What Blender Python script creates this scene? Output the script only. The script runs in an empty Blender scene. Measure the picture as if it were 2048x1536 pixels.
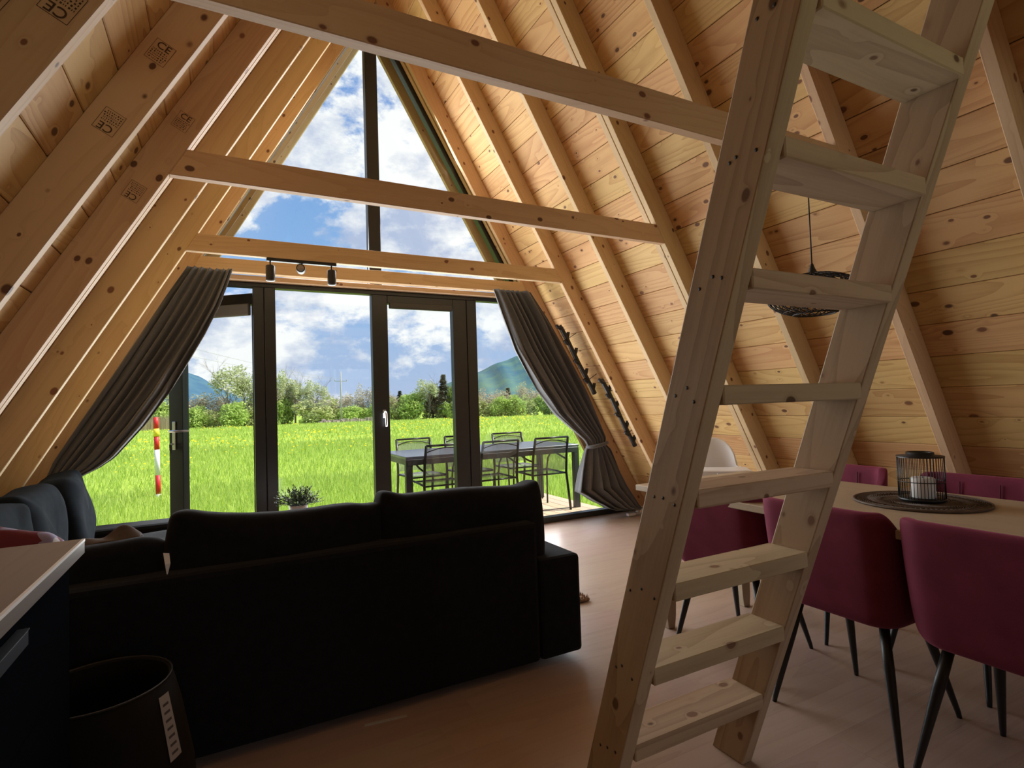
import bpy, bmesh, math, random
import numpy as np
from mathutils import Vector, Matrix
random.seed(7); rng = np.random.default_rng(7)
sc = bpy.context.scene
COL = sc.collection
PI = math.pi

# ------------------------------------------------------------------ camera
def cam_axes(yaw, pitch, roll):
    y, p, r = map(math.radians, (yaw, pitch, roll))
    f = Vector((math.sin(y)*math.cos(p), math.cos(y)*math.cos(p), math.sin(p)))
    r0 = Vector((math.cos(y), -math.sin(y), 0)); u0 = r0.cross(f)
    return math.cos(r)*r0+math.sin(r)*u0, -math.sin(r)*r0+math.cos(r)*u0, f
right, up, fwd = cam_axes(27.766, 1.945, -1.848)
cd = bpy.data.cameras.new('camera'); cam = bpy.data.objects.new('camera', cd); COL.objects.link(cam)
cd.sensor_width = 36; cd.lens = 36*1104.2/2048; cd.clip_start = .03; cd.clip_end = 4000
m = Matrix((right, up, -fwd)).transposed().to_4x4(); m.translation = (0, 0, 1.2)
cam.matrix_world = m
sc.camera = cam

# ------------------------------------------------------------------ world: blue spring sky with cumulus
W = bpy.data.worlds.new('sky'); sc.world = W; W.use_nodes = True
nt = W.node_tree; nt.nodes.clear()
def N(t, tree=None, **k):
    n = (tree or nt).nodes.new(t)
    for a, b in k.items():
        if hasattr(n, a): setattr(n, a, b)
        else: n.inputs[a.replace('_', ' ')].default_value = b
    return n
L = nt.links.new
tc = N('ShaderNodeTexCoord'); sep = N('ShaderNodeSeparateXYZ'); L(tc.outputs['Generated'], sep.inputs[0])
zc = N('ShaderNodeMath', operation='MAXIMUM'); L(sep.outputs[2], zc.inputs[0]); zc.inputs[1].default_value = 0.0
zr = N('ShaderNodeValToRGB'); L(zc.outputs[0], zr.inputs[0])
cr = zr.color_ramp; cr.elements[0].position = 0.0; cr.elements[0].color = (.50, .60, .84, 1)
cr.elements[1].position = 1.0; cr.elements[1].color = (.10, .24, .62, 1)
e = cr.elements.new(.22); e.color = (.30, .52, .88, 1)
e = cr.elements.new(.5); e.color = (.17, .36, .78, 1)
za = N('ShaderNodeMath', operation='ADD'); L(zc.outputs[0], za.inputs[0]); za.inputs[1].default_value = .28
vd = N('ShaderNodeVectorMath', operation='DIVIDE'); L(tc.outputs['Generated'], vd.inputs[0])
cmb = N('ShaderNodeCombineXYZ'); L(za.outputs[0], cmb.inputs[0]); L(za.outputs[0], cmb.inputs[1]); L(za.outputs[0], cmb.inputs[2])
L(cmb.outputs[0], vd.inputs[1])
mp = N('ShaderNodeMapping'); L(tc.outputs['Generated'], mp.inputs[0]); mp.inputs['Location'].default_value = (3.1, 1.7, .4); mp.inputs['Scale'].default_value = (1.35, 1.35, 2.3)
c1 = N('ShaderNodeTexNoise', Scale=2.6, Detail=12.0, Roughness=.6, Distortion=.15); L(mp.outputs[0], c1.inputs['Vector'])
cv = N('ShaderNodeMapRange', interpolation_type='SMOOTHSTEP'); L(c1.outputs[0], cv.inputs['Value'])
cv.inputs['From Min'].default_value = .475; cv.inputs['From Max'].default_value = .54
c2 = N('ShaderNodeTexNoise', Scale=4.6, Detail=7.0, Roughness=.6); L(mp.outputs[0], c2.inputs['Vector'])
sh = N('ShaderNodeValToRGB'); L(c2.outputs[0], sh.inputs[0])
sh.color_ramp.elements[0].position = .40; sh.color_ramp.elements[0].color = (.50, .59, .82, 1)
sh.color_ramp.elements[1].position = .56; sh.color_ramp.elements[1].color = (1.08, 1.08, 1.1, 1)
mx = N('ShaderNodeMix', data_type='RGBA'); L(cv.outputs[0], mx.inputs['Factor']); L(zr.outputs[0], mx.inputs[6]); L(sh.outputs[0], mx.inputs[7])
bg = N('ShaderNodeBackground', Strength=1.0); L(mx.outputs[2], bg.inputs[0])
wo = N('ShaderNodeOutputWorld'); L(bg.outputs[0], wo.inputs[0])

# ------------------------------------------------------------------ sun, lamps boosting the front daylight, added back fill
def light(name, kind, loc, direction, energy, color=(1, 1, 1), **k):
    ld = bpy.data.lights.new(name, kind); ld.energy = energy; ld.color = color
    for a, b in k.items(): setattr(ld, a, b)
    o = bpy.data.objects.new(name, ld); COL.objects.link(o); o.location = loc
    o.rotation_euler = Vector(direction).to_track_quat('-Z', 'Y').to_euler()
    return o
YBK = -2.5
light('sun', 'SUN', (20, 0, 30), (-.62, .10, -.78), 7.5, (1, .94, .84), angle=.02)
a = light('window_daylight_lower', 'AREA', (1.2, 4.69, 1.12), (0, -1, 0), 125, (.93, .97, 1), shape='RECTANGLE', size=3.5, size_y=2.0); a.visible_camera = False
b = light('window_daylight_upper', 'AREA', (1.2, 4.69, 3.0), (0, -1, -.1), 47, (.95, .98, 1), shape='RECTANGLE', size=1.5, size_y=1.6); b.visible_camera = False
c = light('back_fill', 'AREA', (2.2, YBK, 1.5), (0, 1, .12), 11, (.92, .96, 1), shape='RECTANGLE', size=1.4, size_y=1.0); c.visible_camera = False; c.visible_glossy = False  # added fill lamp behind the viewer, hidden from camera and reflections
sc.view_settings.view_transform = 'Standard'; sc.view_settings.look = 'None'
sc.view_settings.exposure = 0.0; sc.view_settings.gamma = 1.0; sc.view_settings.use_curve_mapping = False
sc.cycles.use_denoising = True; sc.cycles.max_bounces = 10; sc.cycles.diffuse_bounces = 6; sc.cycles.transparent_max_bounces = 16
sc.cycles.sample_clamp_indirect = 8

# ------------------------------------------------------------------ helpers
class MB:
    def __init__(s): s.v = []; s.f = []; s.sm = []
    def add(s, vs, fs, smooth=False):
        k = len(s.v); s.v += [tuple(v) for v in vs]
        for f in fs: s.f.append(tuple(i+k for i in f)); s.sm.append(smooth)
        return s
    def box(s, c, d, M=None):
        x, y, z = (q/2 for q in d)
        vs = [Vector((i*x, j*y, k*z)) for i in (-1, 1) for j in (-1, 1) for k in (-1, 1)]
        if M: vs = [M @ v for v in vs]
        vs = [v+Vector(c) for v in vs]
        return s.add(vs, [(0, 1, 3, 2), (4, 6, 7, 5), (0, 4, 5, 1), (2, 3, 7, 6), (0, 2, 6, 4), (1, 5, 7, 3)])
    def bb(s, a, b): return s.box([(p+q)/2 for p, q in zip(a, b)], [abs(q-p) for p, q in zip(a, b)])
    def tube(s, pts, r, n=8, cap=True, closed=False):
        pts = [Vector(p) for p in pts]; R = r if isinstance(r, (list, tuple)) else [r]*len(pts)
        vs = []; m_ = len(pts); nrm = None
        for i, p in enumerate(pts):
            if closed: t = pts[(i+1) % m_]-pts[i-1]
            else: t = pts[min(i+1, m_-1)]-pts[max(i-1, 0)]
            t.normalize()
            if nrm is None: nrm = t.orthogonal().normalized()
            nrm = (nrm-t*nrm.dot(t)).normalized(); b_ = t.cross(nrm)
            for k in range(n):
                a_ = 2*PI*k/n; vs.append(p+R[i]*(math.cos(a_)*nrm+math.sin(a_)*b_))
        fs = []
        for i in range(m_ if closed else m_-1):
            j = (i+1) % m_
            for k in range(n): fs.append((i*n+k, i*n+(k+1) % n, j*n+(k+1) % n, j*n+k))
        if cap and not closed: fs += [tuple(range(n))[::-1], tuple(range((m_-1)*n, m_*n))]
        return s.add(vs, fs, True)
    def cyl(s, p0, p1, r0, r1=None, n=16): return s.tube([p0, p1], [r0, r0 if r1 is None else r1], n)
    def lathe(s, prof, c=(0, 0, 0), n=24):
        vs = [(c[0]+r*math.cos(2*PI*k/n), c[1]+r*math.sin(2*PI*k/n), c[2]+z) for r, z in prof for k in range(n)]
        fs = [(i*n+k, i*n+(k+1) % n, (i+1)*n+(k+1) % n, (i+1)*n+k) for i in range(len(prof)-1) for k in range(n)]
        return s.add(vs, fs, True)
    def grid(s, fn, nu, nv, wrap=False):
        vs = [fn(i/(nu if wrap else nu-1), j/(nv-1)) for j in range(nv) for i in range(nu)]
        fs = [(j*nu+i, j*nu+(i+1) % nu, (j+1)*nu+(i+1) % nu, (j+1)*nu+i) for j in range(nv-1) for i in range(nu if wrap else nu-1)]
        return s.add(vs, fs, True)
    def prism(s, poly, ext):
        n = len(poly); e_ = Vector(ext)
        vs = [Vector(p) for p in poly]+[Vector(p)+e_ for p in poly]
        return s.add(vs, [tuple(range(n))[::-1], tuple(range(n, 2*n))]+[(i, (i+1) % n, n+(i+1) % n, n+i) for i in range(n)])
    def mesh(s, name, mat, fix=True):
        me = bpy.data.meshes.new(name); me.from_pydata(s.v, [], s.f)
        me.polygons.foreach_set('use_smooth', s.sm)
        if mat: me.materials.append(mat)
        if fix:
            bm = bmesh.new(); bm.from_mesh(me); bmesh.ops.recalc_face_normals(bm, faces=bm.faces); bm.to_mesh(me); bm.free()
        me.update(); return me
    def obj(s, name, mat, parent=None, loc=(0, 0, 0), bevel=0, sub=0, solid=0, fix=True):
        return put(name, s.mesh(name, mat, fix), parent, loc, bevel, sub, solid)
def put(name, me, parent=None, loc=(0, 0, 0), bevel=0, sub=0, solid=0, M=None):
    o = bpy.data.objects.new(name, me); COL.objects.link(o); o.parent = parent
    if M is not None: o.matrix_basis = M
    else: o.location = loc
    if solid: q = o.modifiers.new('s', 'SOLIDIFY'); q.thickness = solid; q.offset = 0
    if sub: q = o.modifiers.new('u', 'SUBSURF'); q.levels = q.render_levels = sub
    if bevel: q = o.modifiers.new('b', 'BEVEL'); q.width = bevel; q.segments = 2 if bevel > .006 else 1; q.limit_method = 'ANGLE'
    return o
def tag(o, label=None, cat=None, group=None, kind=None):
    for k, v in (('label', label), ('category', cat), ('group', group), ('kind', kind)):
        if v: o[k] = v
    return o
def root(name, loc=(0, 0, 0), label=None, cat=None, group=None, kind=None, rz=0):
    o = bpy.data.objects.new(name, None); COL.objects.link(o); o.location = loc; o.rotation_euler = (0, 0, rz); o.empty_display_size = .1
    return tag(o, label, cat, group, kind)
def frame(p0, p1, upv):
    x = (Vector(p1)-Vector(p0)); Ln = x.length; x.normalize(); z = Vector(upv); z = (z-x*z.dot(x)).normalized(); y = z.cross(x)
    M = Matrix((x, y, z)).transposed().to_4x4(); M.translation = Vector(p0); return M, Ln
_bc = {}
def board_mesh(Ln, w, d, mat, ch):
    key = (round(Ln, 3), round(w, 4), round(d, 4), mat.name, ch)
    if key not in _bc:
        bm = bmesh.new(); bmesh.ops.create_cube(bm, size=1)
        for v in bm.verts: v.co = Vector(((v.co.x+.5)*Ln, v.co.y*w, v.co.z*d))
        if ch: bmesh.ops.bevel(bm, geom=bm.edges[:], offset=ch, segments=1, affect='EDGES')
        me = bpy.data.meshes.new('board'); bm.to_mesh(me); bm.free(); me.materials.append(mat); _bc[key] = me
    return _bc[key]
def beam(name, p0, p1, w, d, upv, mat, parent=None, ch=.002):
    M, Ln = frame(p0, p1, upv)
    return put(name, board_mesh(Ln, w, d, mat, ch), parent, M=M)
def copy_tree(o, parent=None):
    c = o.copy(); COL.objects.link(c); c.parent = parent
    for ch in list(o.children): copy_tree(ch, c)
    return c

# ------------------------------------------------------------------ materials
def newmat(name):
    mt = bpy.data.materials.new(name); mt.use_nodes = True; t = mt.node_tree; t.nodes.clear()
    out = t.nodes.new('ShaderNodeOutputMaterial'); p = t.nodes.new('ShaderNodeBsdfPrincipled'); t.links.new(p.outputs[0], out.inputs[0])
    return mt, t, p
def setp(p, **k):
    for a, b in k.items():
        a = a.replace('_', ' ')
        if a in p.inputs: p.inputs[a].default_value = b
def plain(name, col, rough=.6, metal=0, noise=0, nscale=8, bump=0, bscale=200, spec=.5, **k):
    mt, t, p = newmat(name); setp(p, Base_Color=(*col, 1), Roughness=rough, Metallic=metal, Specular_IOR_Level=spec, **k)
    if noise:
        tcx = t.nodes.new('ShaderNodeTexCoord'); n = t.nodes.new('ShaderNodeTexNoise'); n.inputs['Scale'].default_value = nscale; n.inputs['Detail'].default_value = 5
        t.links.new(tcx.outputs['Object'], n.inputs['Vector'])
        mr = t.nodes.new('ShaderNodeMapRange'); mr.inputs['From Min'].default_value = .3; mr.inputs['From Max'].default_value = .7
        mr.inputs['To Min'].default_value = 1-noise; mr.inputs['To Max'].default_value = 1+noise; t.links.new(n.outputs[0], mr.inputs['Value'])
        h = t.nodes.new('ShaderNodeHueSaturation'); h.inputs['Color'].default_value = (*col, 1); t.links.new(mr.outputs[0], h.inputs['Value'])
        t.links.new(h.outputs[0], p.inputs['Base Color'])
    if bump:
        tcx = t.nodes.new('ShaderNodeTexCoord'); n = t.nodes.new('ShaderNodeTexNoise'); n.inputs['Scale'].default_value = bscale; n.inputs['Detail'].default_value = 3
        t.links.new(tcx.outputs['Object'], n.inputs['Vector'])
        bp = t.nodes.new('ShaderNodeBump'); bp.inputs['Strength'].default_value = bump; bp.inputs['Distance'].default_value = .002
        t.links.new(n.outputs[0], bp.inputs['Height']); t.links.new(bp.outputs[0], p.inputs['Normal'])
    return mt
def wood(name, light_c, dark_c, knot_c=(.12, .045, .02), knots=1.0, ring=9.0, ringamt=.35, rough=.6, vary=.12, kscale=(3.4, 5.2, 5.2), kr=.125, gscale=1.0, spec=.3):
    mt, t, p = newmat(name); nn = t.nodes.new; l = t.links.new
    def math_(op, a, b=None, c=None):
        q = nn('ShaderNodeMath'); q.operation = op
        for i, x in enumerate((a, b, c)):
            if x is None: continue
            if isinstance(x, (int, float)): q.inputs[i].default_value = x
            else: l(x, q.inputs[i])
        return q.outputs[0]
    tcx = nn('ShaderNodeTexCoord'); oi = nn('ShaderNodeObjectInfo')
    cb = nn('ShaderNodeCombineXYZ'); l(math_('MULTIPLY', oi.outputs['Random'], 91.7), cb.inputs[0]); l(math_('MULTIPLY', oi.outputs['Random'], 37.3), cb.inputs[1]); l(math_('MULTIPLY', oi.outputs['Random'], 53.9), cb.inputs[2])
    ad = nn('ShaderNodeVectorMath'); ad.operation = 'ADD'; l(tcx.outputs['Object'], ad.inputs[0]); l(cb.outputs[0], ad.inputs[1])
    # knots
    mk = nn('ShaderNodeMapping'); mk.inputs['Scale'].default_value = kscale; l(ad.outputs[0], mk.inputs[0])
    vo = nn('ShaderNodeTexVoronoi'); vo.inputs['Scale'].default_value = 1; l(mk.outputs[0], vo.inputs['Vector'])
    kd = vo.outputs['Distance']
    sepc = nn('ShaderNodeSeparateColor'); l(vo.outputs['Color'], sepc.inputs[0])
    krr = math_('MULTIPLY', sepc.outputs[0], kr*1.25)                     # each knot its own radius, some none
    kn = nn('ShaderNodeMapRange'); l(kd, kn.inputs['Value']); l(krr, kn.inputs['From Max']); l(math_('MULTIPLY', krr, .72), kn.inputs['From Min'])
    kn.inputs['To Min'].default_value = 1; kn.inputs['To Max'].default_value = 0
    halo = nn('ShaderNodeMapRange'); l(kd, halo.inputs['Value']); halo.inputs['From Min'].default_value = 0; halo.inputs['From Max'].default_value = .34
    halo.inputs['To Min'].default_value = 1; halo.inputs['To Max'].default_value = 0
    h2 = math_('MULTIPLY', math_('POWER', halo.outputs[0], 2), sepc.outputs[0])
    # grain contour field
    mg = nn('ShaderNodeMapping'); mg.inputs['Scale'].default_value = (.32*gscale, 3.2*gscale, 3.2*gscale); l(ad.outputs[0], mg.inputs[0])
    n1 = nn('ShaderNodeTexNoise'); n1.inputs['Scale'].default_value = 1.3; n1.inputs['Detail'].default_value = 1.5; n1.inputs['Roughness'].default_value = .4; l(mg.outputs[0], n1.inputs['Vector'])
    f = math_('ADD', n1.outputs[0], math_('MULTIPLY', h2, .16*knots))
    rg = math_('FRACT', math_('MULTIPLY', f, ring*2.2))
    rg = math_('POWER', rg, 2.2)
    mf = nn('ShaderNodeMapping'); mf.inputs['Scale'].default_value = (6, 130, 130); l(ad.outputs[0], mf.inputs[0])
    n2 = nn('ShaderNodeTexNoise'); n2.inputs['Scale'].default_value = 1; n2.inputs['Detail'].default_value = 3; l(mf.outputs[0], n2.inputs['Vector'])
    n3 = nn('ShaderNodeTexNoise'); n3.inputs['Scale'].default_value = 2.2; n3.inputs['Detail'].default_value = 2; l(mg.outputs[0], n3.inputs['Vector'])
    fac = math_('ADD', math_('MULTIPLY', rg, ringamt), math_('MULTIPLY', math_('SUBTRACT', n2.outputs[0], .5), .55))
    fac = math_('ADD', fac, math_('MULTIPLY', math_('SUBTRACT', n3.outputs[0], .5), .9))
    fac = math_('ADD', fac, math_('MULTIPLY', h2, .25*knots))
    m1 = nn('ShaderNodeMix'); m1.data_type = 'RGBA'; m1.clamp_factor = True; l(fac, m1.inputs[0]); m1.inputs[6].default_value = (*light_c, 1); m1.inputs[7].default_value = (*dark_c, 1)
    hs = nn('ShaderNodeHueSaturation'); l(m1.outputs[2], hs.inputs['Color'])
    r2 = math_('FRACT', math_('MULTIPLY', oi.outputs['Random'], 17.13))
    l(math_('ADD', math_('MULTIPLY', oi.outputs['Random'], 2*vary), 1-vary), hs.inputs['Value'])
    l(math_('ADD', math_('MULTIPLY', r2, .022), .489), hs.inputs['Hue'])
    kc = nn('ShaderNodeMix'); kc.data_type = 'RGBA'; kc.clamp_factor = True
    l(math_('MULTIPLY', kn.outputs[0], .92*knots), kc.inputs[0]); l(hs.outputs[0], kc.inputs[6])
    kcol = nn('ShaderNodeMix'); kcol.data_type = 'RGBA'; kcol.clamp_factor = True
    l(sepc.outputs[1], kcol.inputs[0]); kcol.inputs[6].default_value = (*knot_c, 1); kcol.inputs[7].default_value = (*[q*2.6 for q in knot_c], 1)
    l(kcol.outputs[2], kc.inputs[7]); l(kc.outputs[2], p.inputs['Base Color'])
    bp = nn('ShaderNodeBump'); bp.inputs['Strength'].default_value = .25; bp.inputs['Distance'].default_value = .001
    l(math_('ADD', math_('MULTIPLY', rg, .3), n2.outputs[0]), bp.inputs['Height']); l(bp.outputs[0], p.inputs['Normal'])
    setp(p, Roughness=rough, Specular_IOR_Level=spec)
    return mt
PINE = wood('pine_boards', (.60, .385, .17), (.40, .205, .072), knot_c=(.07, .028, .014), ringamt=.6, vary=.09, kscale=(7.5, 12, 12), kr=.17)
RAFT = wood('pine_rafters', (.58, .405, .235), (.40, .245, .12), knot_c=(.08, .03, .017), ringamt=.3, vary=.06, kscale=(9, 13, 13), kr=.17)
LADW = wood('rough_spruce', (.50, .385, .25), (.30, .205, .12), ringamt=.55, ring=7, vary=.06, kscale=(9, 13, 13), kr=.16, knot_c=(.085, .045, .027))
FLOORM = wood('laminate', (.41, .30, .24), (.30, .20, .15), knots=.15, ringamt=.32, ring=5, rough=.34, vary=.035, spec=.5)
TABLEM = wood('oak_table', (.45, .35, .25), (.33, .24, .165), knots=0, ringamt=.25, ring=6, rough=.45, vary=.04)
DECKM = wood('deck_larch', (.66, .50, .36), (.50, .35, .23), knots=.5, ringamt=.25, rough=.7, vary=.1)
COUNTM = wood('worktop_laminate', (.20, .168, .148), (.115, .092, .078), knots=0, ringamt=.4, ring=6, rough=.35, vary=0, spec=.5)
BLACK = plain('black_window_frame', (.016, .017, .018), .38, noise=.1)
STEELB = plain('black_steel', (.012, .013, .014), .4, metal=.0)
SOFA = plain('charcoal_upholstery', (.012, .0125, .014), .95, noise=.15, nscale=30, bump=.5, bscale=700, spec=.05, Sheen_Weight=.06)
CUSH = plain('window_lit_upholstery', (.013, .017, .022), .95, noise=.15, nscale=20, bump=.5, bscale=700, spec=.05)  # bluer copy of the sofa fabric; the window's cool light is in the colour
VELV = plain('burgundy_velvet', (.165, .028, .052), .8, noise=.16, nscale=9, bump=.15, bscale=500, spec=.15, Sheen_Weight=.35, Sheen_Roughness=.4, Sheen_Tint=(.70, .20, .32, 1))
CURT = plain('charcoal_curtain', (.115, .115, .12), .9, noise=.08, nscale=60, bump=.3, bscale=900, spec=.1, Sheen_Weight=.3)
WHITE = plain('white_plastic', (.80, .80, .80), .35)
CHROME = plain('brushed_steel', (.62, .62, .63), .28, metal=1)
GREYM = plain('grey_metal', (.06, .063, .07), .4, metal=.5)
CAB = plain('anthracite_cabinet', (.005, .006, .008), .8, spec=.0)
PLATE = plain('blue_grey_plate', (.02, .023, .032), .4)
def glass(name, tint=(.97, .99, .98), refl=1.0):
    mt = bpy.data.materials.new(name); mt.use_nodes = True; t = mt.node_tree; t.nodes.clear()
    o = t.nodes.new('ShaderNodeOutputMaterial'); tr = t.nodes.new('ShaderNodeBsdfTransparent'); tr.inputs[0].default_value = (*tint, 1)
    gl = t.nodes.new('ShaderNodeBsdfGlossy'); gl.inputs['Roughness'].default_value = .02
    lw = t.nodes.new('ShaderNodeLayerWeight'); mxx = t.nodes.new('ShaderNodeMixShader')
    pw = t.nodes.new('ShaderNodeMath'); pw.operation = 'POWER'; t.links.new(lw.outputs['Facing'], pw.inputs[0]); pw.inputs[1].default_value = 5
    fr = t.nodes.new('ShaderNodeMath'); fr.operation = 'MULTIPLY_ADD'; t.links.new(pw.outputs[0], fr.inputs[0]); fr.inputs[1].default_value = .9*refl; fr.inputs[2].default_value = .035*refl
    t.links.new(fr.outputs[0], mxx.inputs[0]); t.links.new(tr.outputs[0], mxx.inputs[1]); t.links.new(gl.outputs[0], mxx.inputs[2]); t.links.new(mxx.outputs[0], o.inputs[0])
    return mt
GLASS = glass('window_glass')

# ------------------------------------------------------------------ building shell
T60 = math.tan(math.radians(60.4)); S60 = math.sin(math.radians(60.4)); C60 = math.cos(math.radians(60.4))
XR, H = 1.2168, 4.6988
def xin(side, z, off=0): return XR+side*((H+off/C60)-z)/T60
def slope_frame(side, y):
    """origin at inner floor line, X up the slope, Z outward normal"""
    x = Vector((-side*C60, 0, S60)); z = Vector((side*S60, 0, C60)); yv = z.cross(x)
    M = Matrix((x, yv, z)).transposed().to_4x4(); M.translation = Vector((xin(side, 0), y, 0)); return M
YF, YB, YO = 4.77, -2.6, 5.30          # glazing plane, back wall, outer end of the roof overhang
# floor
fl = root('floor', kind='structure')
lay = MB(); lay.bb((-1.7, YB, -.12), (4.15, YF+.06, -.012)); lay.obj('underlay', plain('subfloor', (.12, .09, .07), .9), fl)
y = YB; i = 0
while y < YF-.05:
    w = min(.192, YF-.03-y); x = -1.55-random.random()*1.1; j = 0
    while x < 3.98:
        x0, x1 = max(x, -1.55), min(x+1.285, 3.98)
        if x1-x0 > .05: beam('plank', (x0, y+w/2, -.006), (x1-.0003, y+w/2, -.006), w-.0003, .012, (0, 0, 1), FLOORM, fl, ch=0)
        x += 1.285
    y += .192; i += 1
# roof slopes: planking, rafters
rafters = [4.60, 3.99, 3.38, 2.73, 2.13, 1.52, .905, .30, -.31, -.92, -1.53, -2.14]
raft_objs = {}
for side, nm in ((-1, 'wall_left'), (1, 'wall_right')):
    wr = root(nm, kind='structure')
    sk = MB(); A = slope_frame(side, 0)
    Ls = H/S60
    for k in range(31):
        s0 = 1.131-.1832*7+k*.1832
        if s0+.18 < -.15 or s0 > Ls+.28: continue
        cuts = [YB] + sorted(random.sample([y_+.022 for y_ in rafters[1:-1]], 1)) + [YO-.02]
        cuts[-1] = YO-.02 if side < 0 else 5.04
        for a_, b_ in zip(cuts[:-1], cuts[1:]):
            c = A @ Vector((s0+.0916, 0, .13+.01)); c.y = 0
            beam('plank', (c.x, a_+.001, c.z), (c.x, b_-.001, c.z), .1802, .02, A.to_3x3() @ Vector((0, 0, 1)), PINE, wr, ch=.0032)
    me = None
    skb = MB()
    P = [Vector((xin(side, -.1, .152), 0, -.1)), Vector((xin(side, -.1, .26), 0, -.1)), Vector((XR, 0, H+.26/C60)), Vector((XR, 0, H+.152/C60))]
    skb.prism([p+Vector((0, YB, 0)) for p in P], (0, (YO if side < 0 else 5.06)-YB, 0)); skb.obj('roof_skin', plain('dark_roof_skin', (.03, .03, .032), .7), wr)
    # one rafter profile in the slope frame
    def prof(dx): return [(0, 0), (H/S60, 0), (H/S60+.13*C60/S60, .13), (-.13*C60/S60, .13)]
    mb = MB(); pr = [Vector((q[0], 0, q[1])) for q in prof(0)]
    yv = A.to_3x3().inverted() @ Vector((0, 1, 0))
    mb.prism(pr, yv*.045)
    rme = mb.mesh('rafter', RAFT)
    for y_ in rafters+[2.778, YO-.05 if side < 0 else 5.0]:
        Mr = slope_frame(side, y_)
        if side < 0 and y_ > 5: Mr.translation.x += .022
        o = put('rafter', rme, wr, M=Mr, bevel=.003); raft_objs[(side, round(y_, 2))] = o
        if y_ == 4.60: put('rafter', rme, wr, M=slope_frame(side, 4.67), bevel=.003)
    # wide inner lining strip next to the glazing
    # sole plate
    beam('sole_plate', (xin(side, .0)+side*.06, YB, .03), (xin(side, .0)+side*.06, 4.6, .03), .10, .06, (0, 0, 1), RAFT, wr)
# CE grade stamps inked on the left rafters
INK = plain('stamp_ink', (.07, .036, .02), .8)
def stamp(side, y, center, flip):
    par = raft_objs[(side, y)]
    u = Vector((-side*S60, 0, -C60)); v = Vector((-side*C60, 0, S60))     # across towards the room, and up the slope
    if flip: u, v = -u, -v
    Mi = slope_frame(side, y).inverted()
    c = Vector((center[0], y-.0012, center[1]))
    w, h = .031, .040
    mb = MB()
    def bar(a0, b0, a1, b1): mb.add([c+u*a0+v*b0, c+u*a1+v*b0, c+u*a1+v*b1, c+u*a0+v*b1], [(0, 1, 2, 3)])
    tk = .0012
    bar(-w, -h, w, -h+tk); bar(-w, h-tk, w, h); bar(-w, -h, -w+tk, h); bar(w-tk, -h, w, h)
    R_ = random.Random(int(center[0]*1000))
    for r_ in range(5):
        b0 = .000-r_*.0082; a = -w+.006
        while a < w-.008:
            l_ = R_.choice((.003, .005, .008)); bar(a, b0, a+l_*.5, b0+.0045); a += l_*.8+.002
    mb.v = [tuple(Mi @ Vector(q)) for q in mb.v]
    mb.obj('stamp', INK, par, fix=False)
    tcu = bpy.data.curves.new('stamp_lettering', 'FONT'); tcu.body = 'CE'; tcu.size = .036; tcu.align_x = 'CENTER'; tcu.offset = .0002
    tcu.materials.append(INK)
    o = bpy.data.objects.new('stamp_lettering', tcu); COL.objects.link(o); o.parent = par
    n_ = u.cross(v); Mw = Matrix((u, v, n_)).transposed().to_4x4(); Mw.translation = c+v*.0115+Vector((0, -.0004, 0))
    o.matrix_basis = Mi @ Mw
for a_ in ((-1, 2.13, (-.167, 2.407), False), (-1, 2.13, (-.308, 2.142), True), (-1, 2.73, (-.133, 2.463), False), (-1, 2.73, (-.312, 2.13), True),
           (-1, 1.52, (-.303, 2.125), True), (-1, 1.52, (-.43, 2.10), False)):
    stamp(*a_)
# collar ties
def tie(name, y, zb, zt, label=None, cat=None, group=None, kind=None, thick=.045, parent=None, mat=RAFT):
    x0, x1, X0, X1 = xin(-1, zb), xin(1, zb), xin(-1, zt), xin(1, zt)
    mb = MB(); mb.prism([(0, 0, 0), (x1-x0, 0, 0), (X1-x0, 0, zt-zb), (X0-x0, 0, zt-zb)], (0, thick, 0))
    o = mb.obj(name, mat, parent, (x0, y, zb), bevel=.003); tag(o, label, cat, group, kind); return o
tie('collar_tie', 1.52, 2.225, 2.347, 'pine crossbeam highest in view, running behind the ladder, with large round knots', 'beam', 'pine collar ties across the room')
tie('collar_tie', 2.73, 2.225, 2.345, 'middle pine crossbeam between the rafters, in front of the upper window', 'beam', 'pine collar ties across the room')
tie('collar_tie', 3.975, 2.222, 2.338, 'pine crossbeam that carries the black spotlight bar', 'beam', 'pine collar ties across the room')
hb = tie('trim_1', 4.575, 2.245, 2.345, kind='structure', thick=.07)
tie('trim_2', 4.65, 2.205, 2.243, kind='structure', thick=.07)
# loft behind the viewer that the ladder leads to
lf = root('ceiling', kind='structure')
beam('loft_joist', (xin(-1, 2.3), .30, 2.29), (xin(1, 2.3), .30, 2.29), .05, .12, (0, 0, 1), RAFT, lf)
for k in range(9):
    y_ = .15-.3*k
    beam('plank', (xin(-1, 2.37), y_, 2.362), (xin(1, 2.37), y_, 2.362), .298, .02, (0, 0, 1), PINE, lf)
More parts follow.
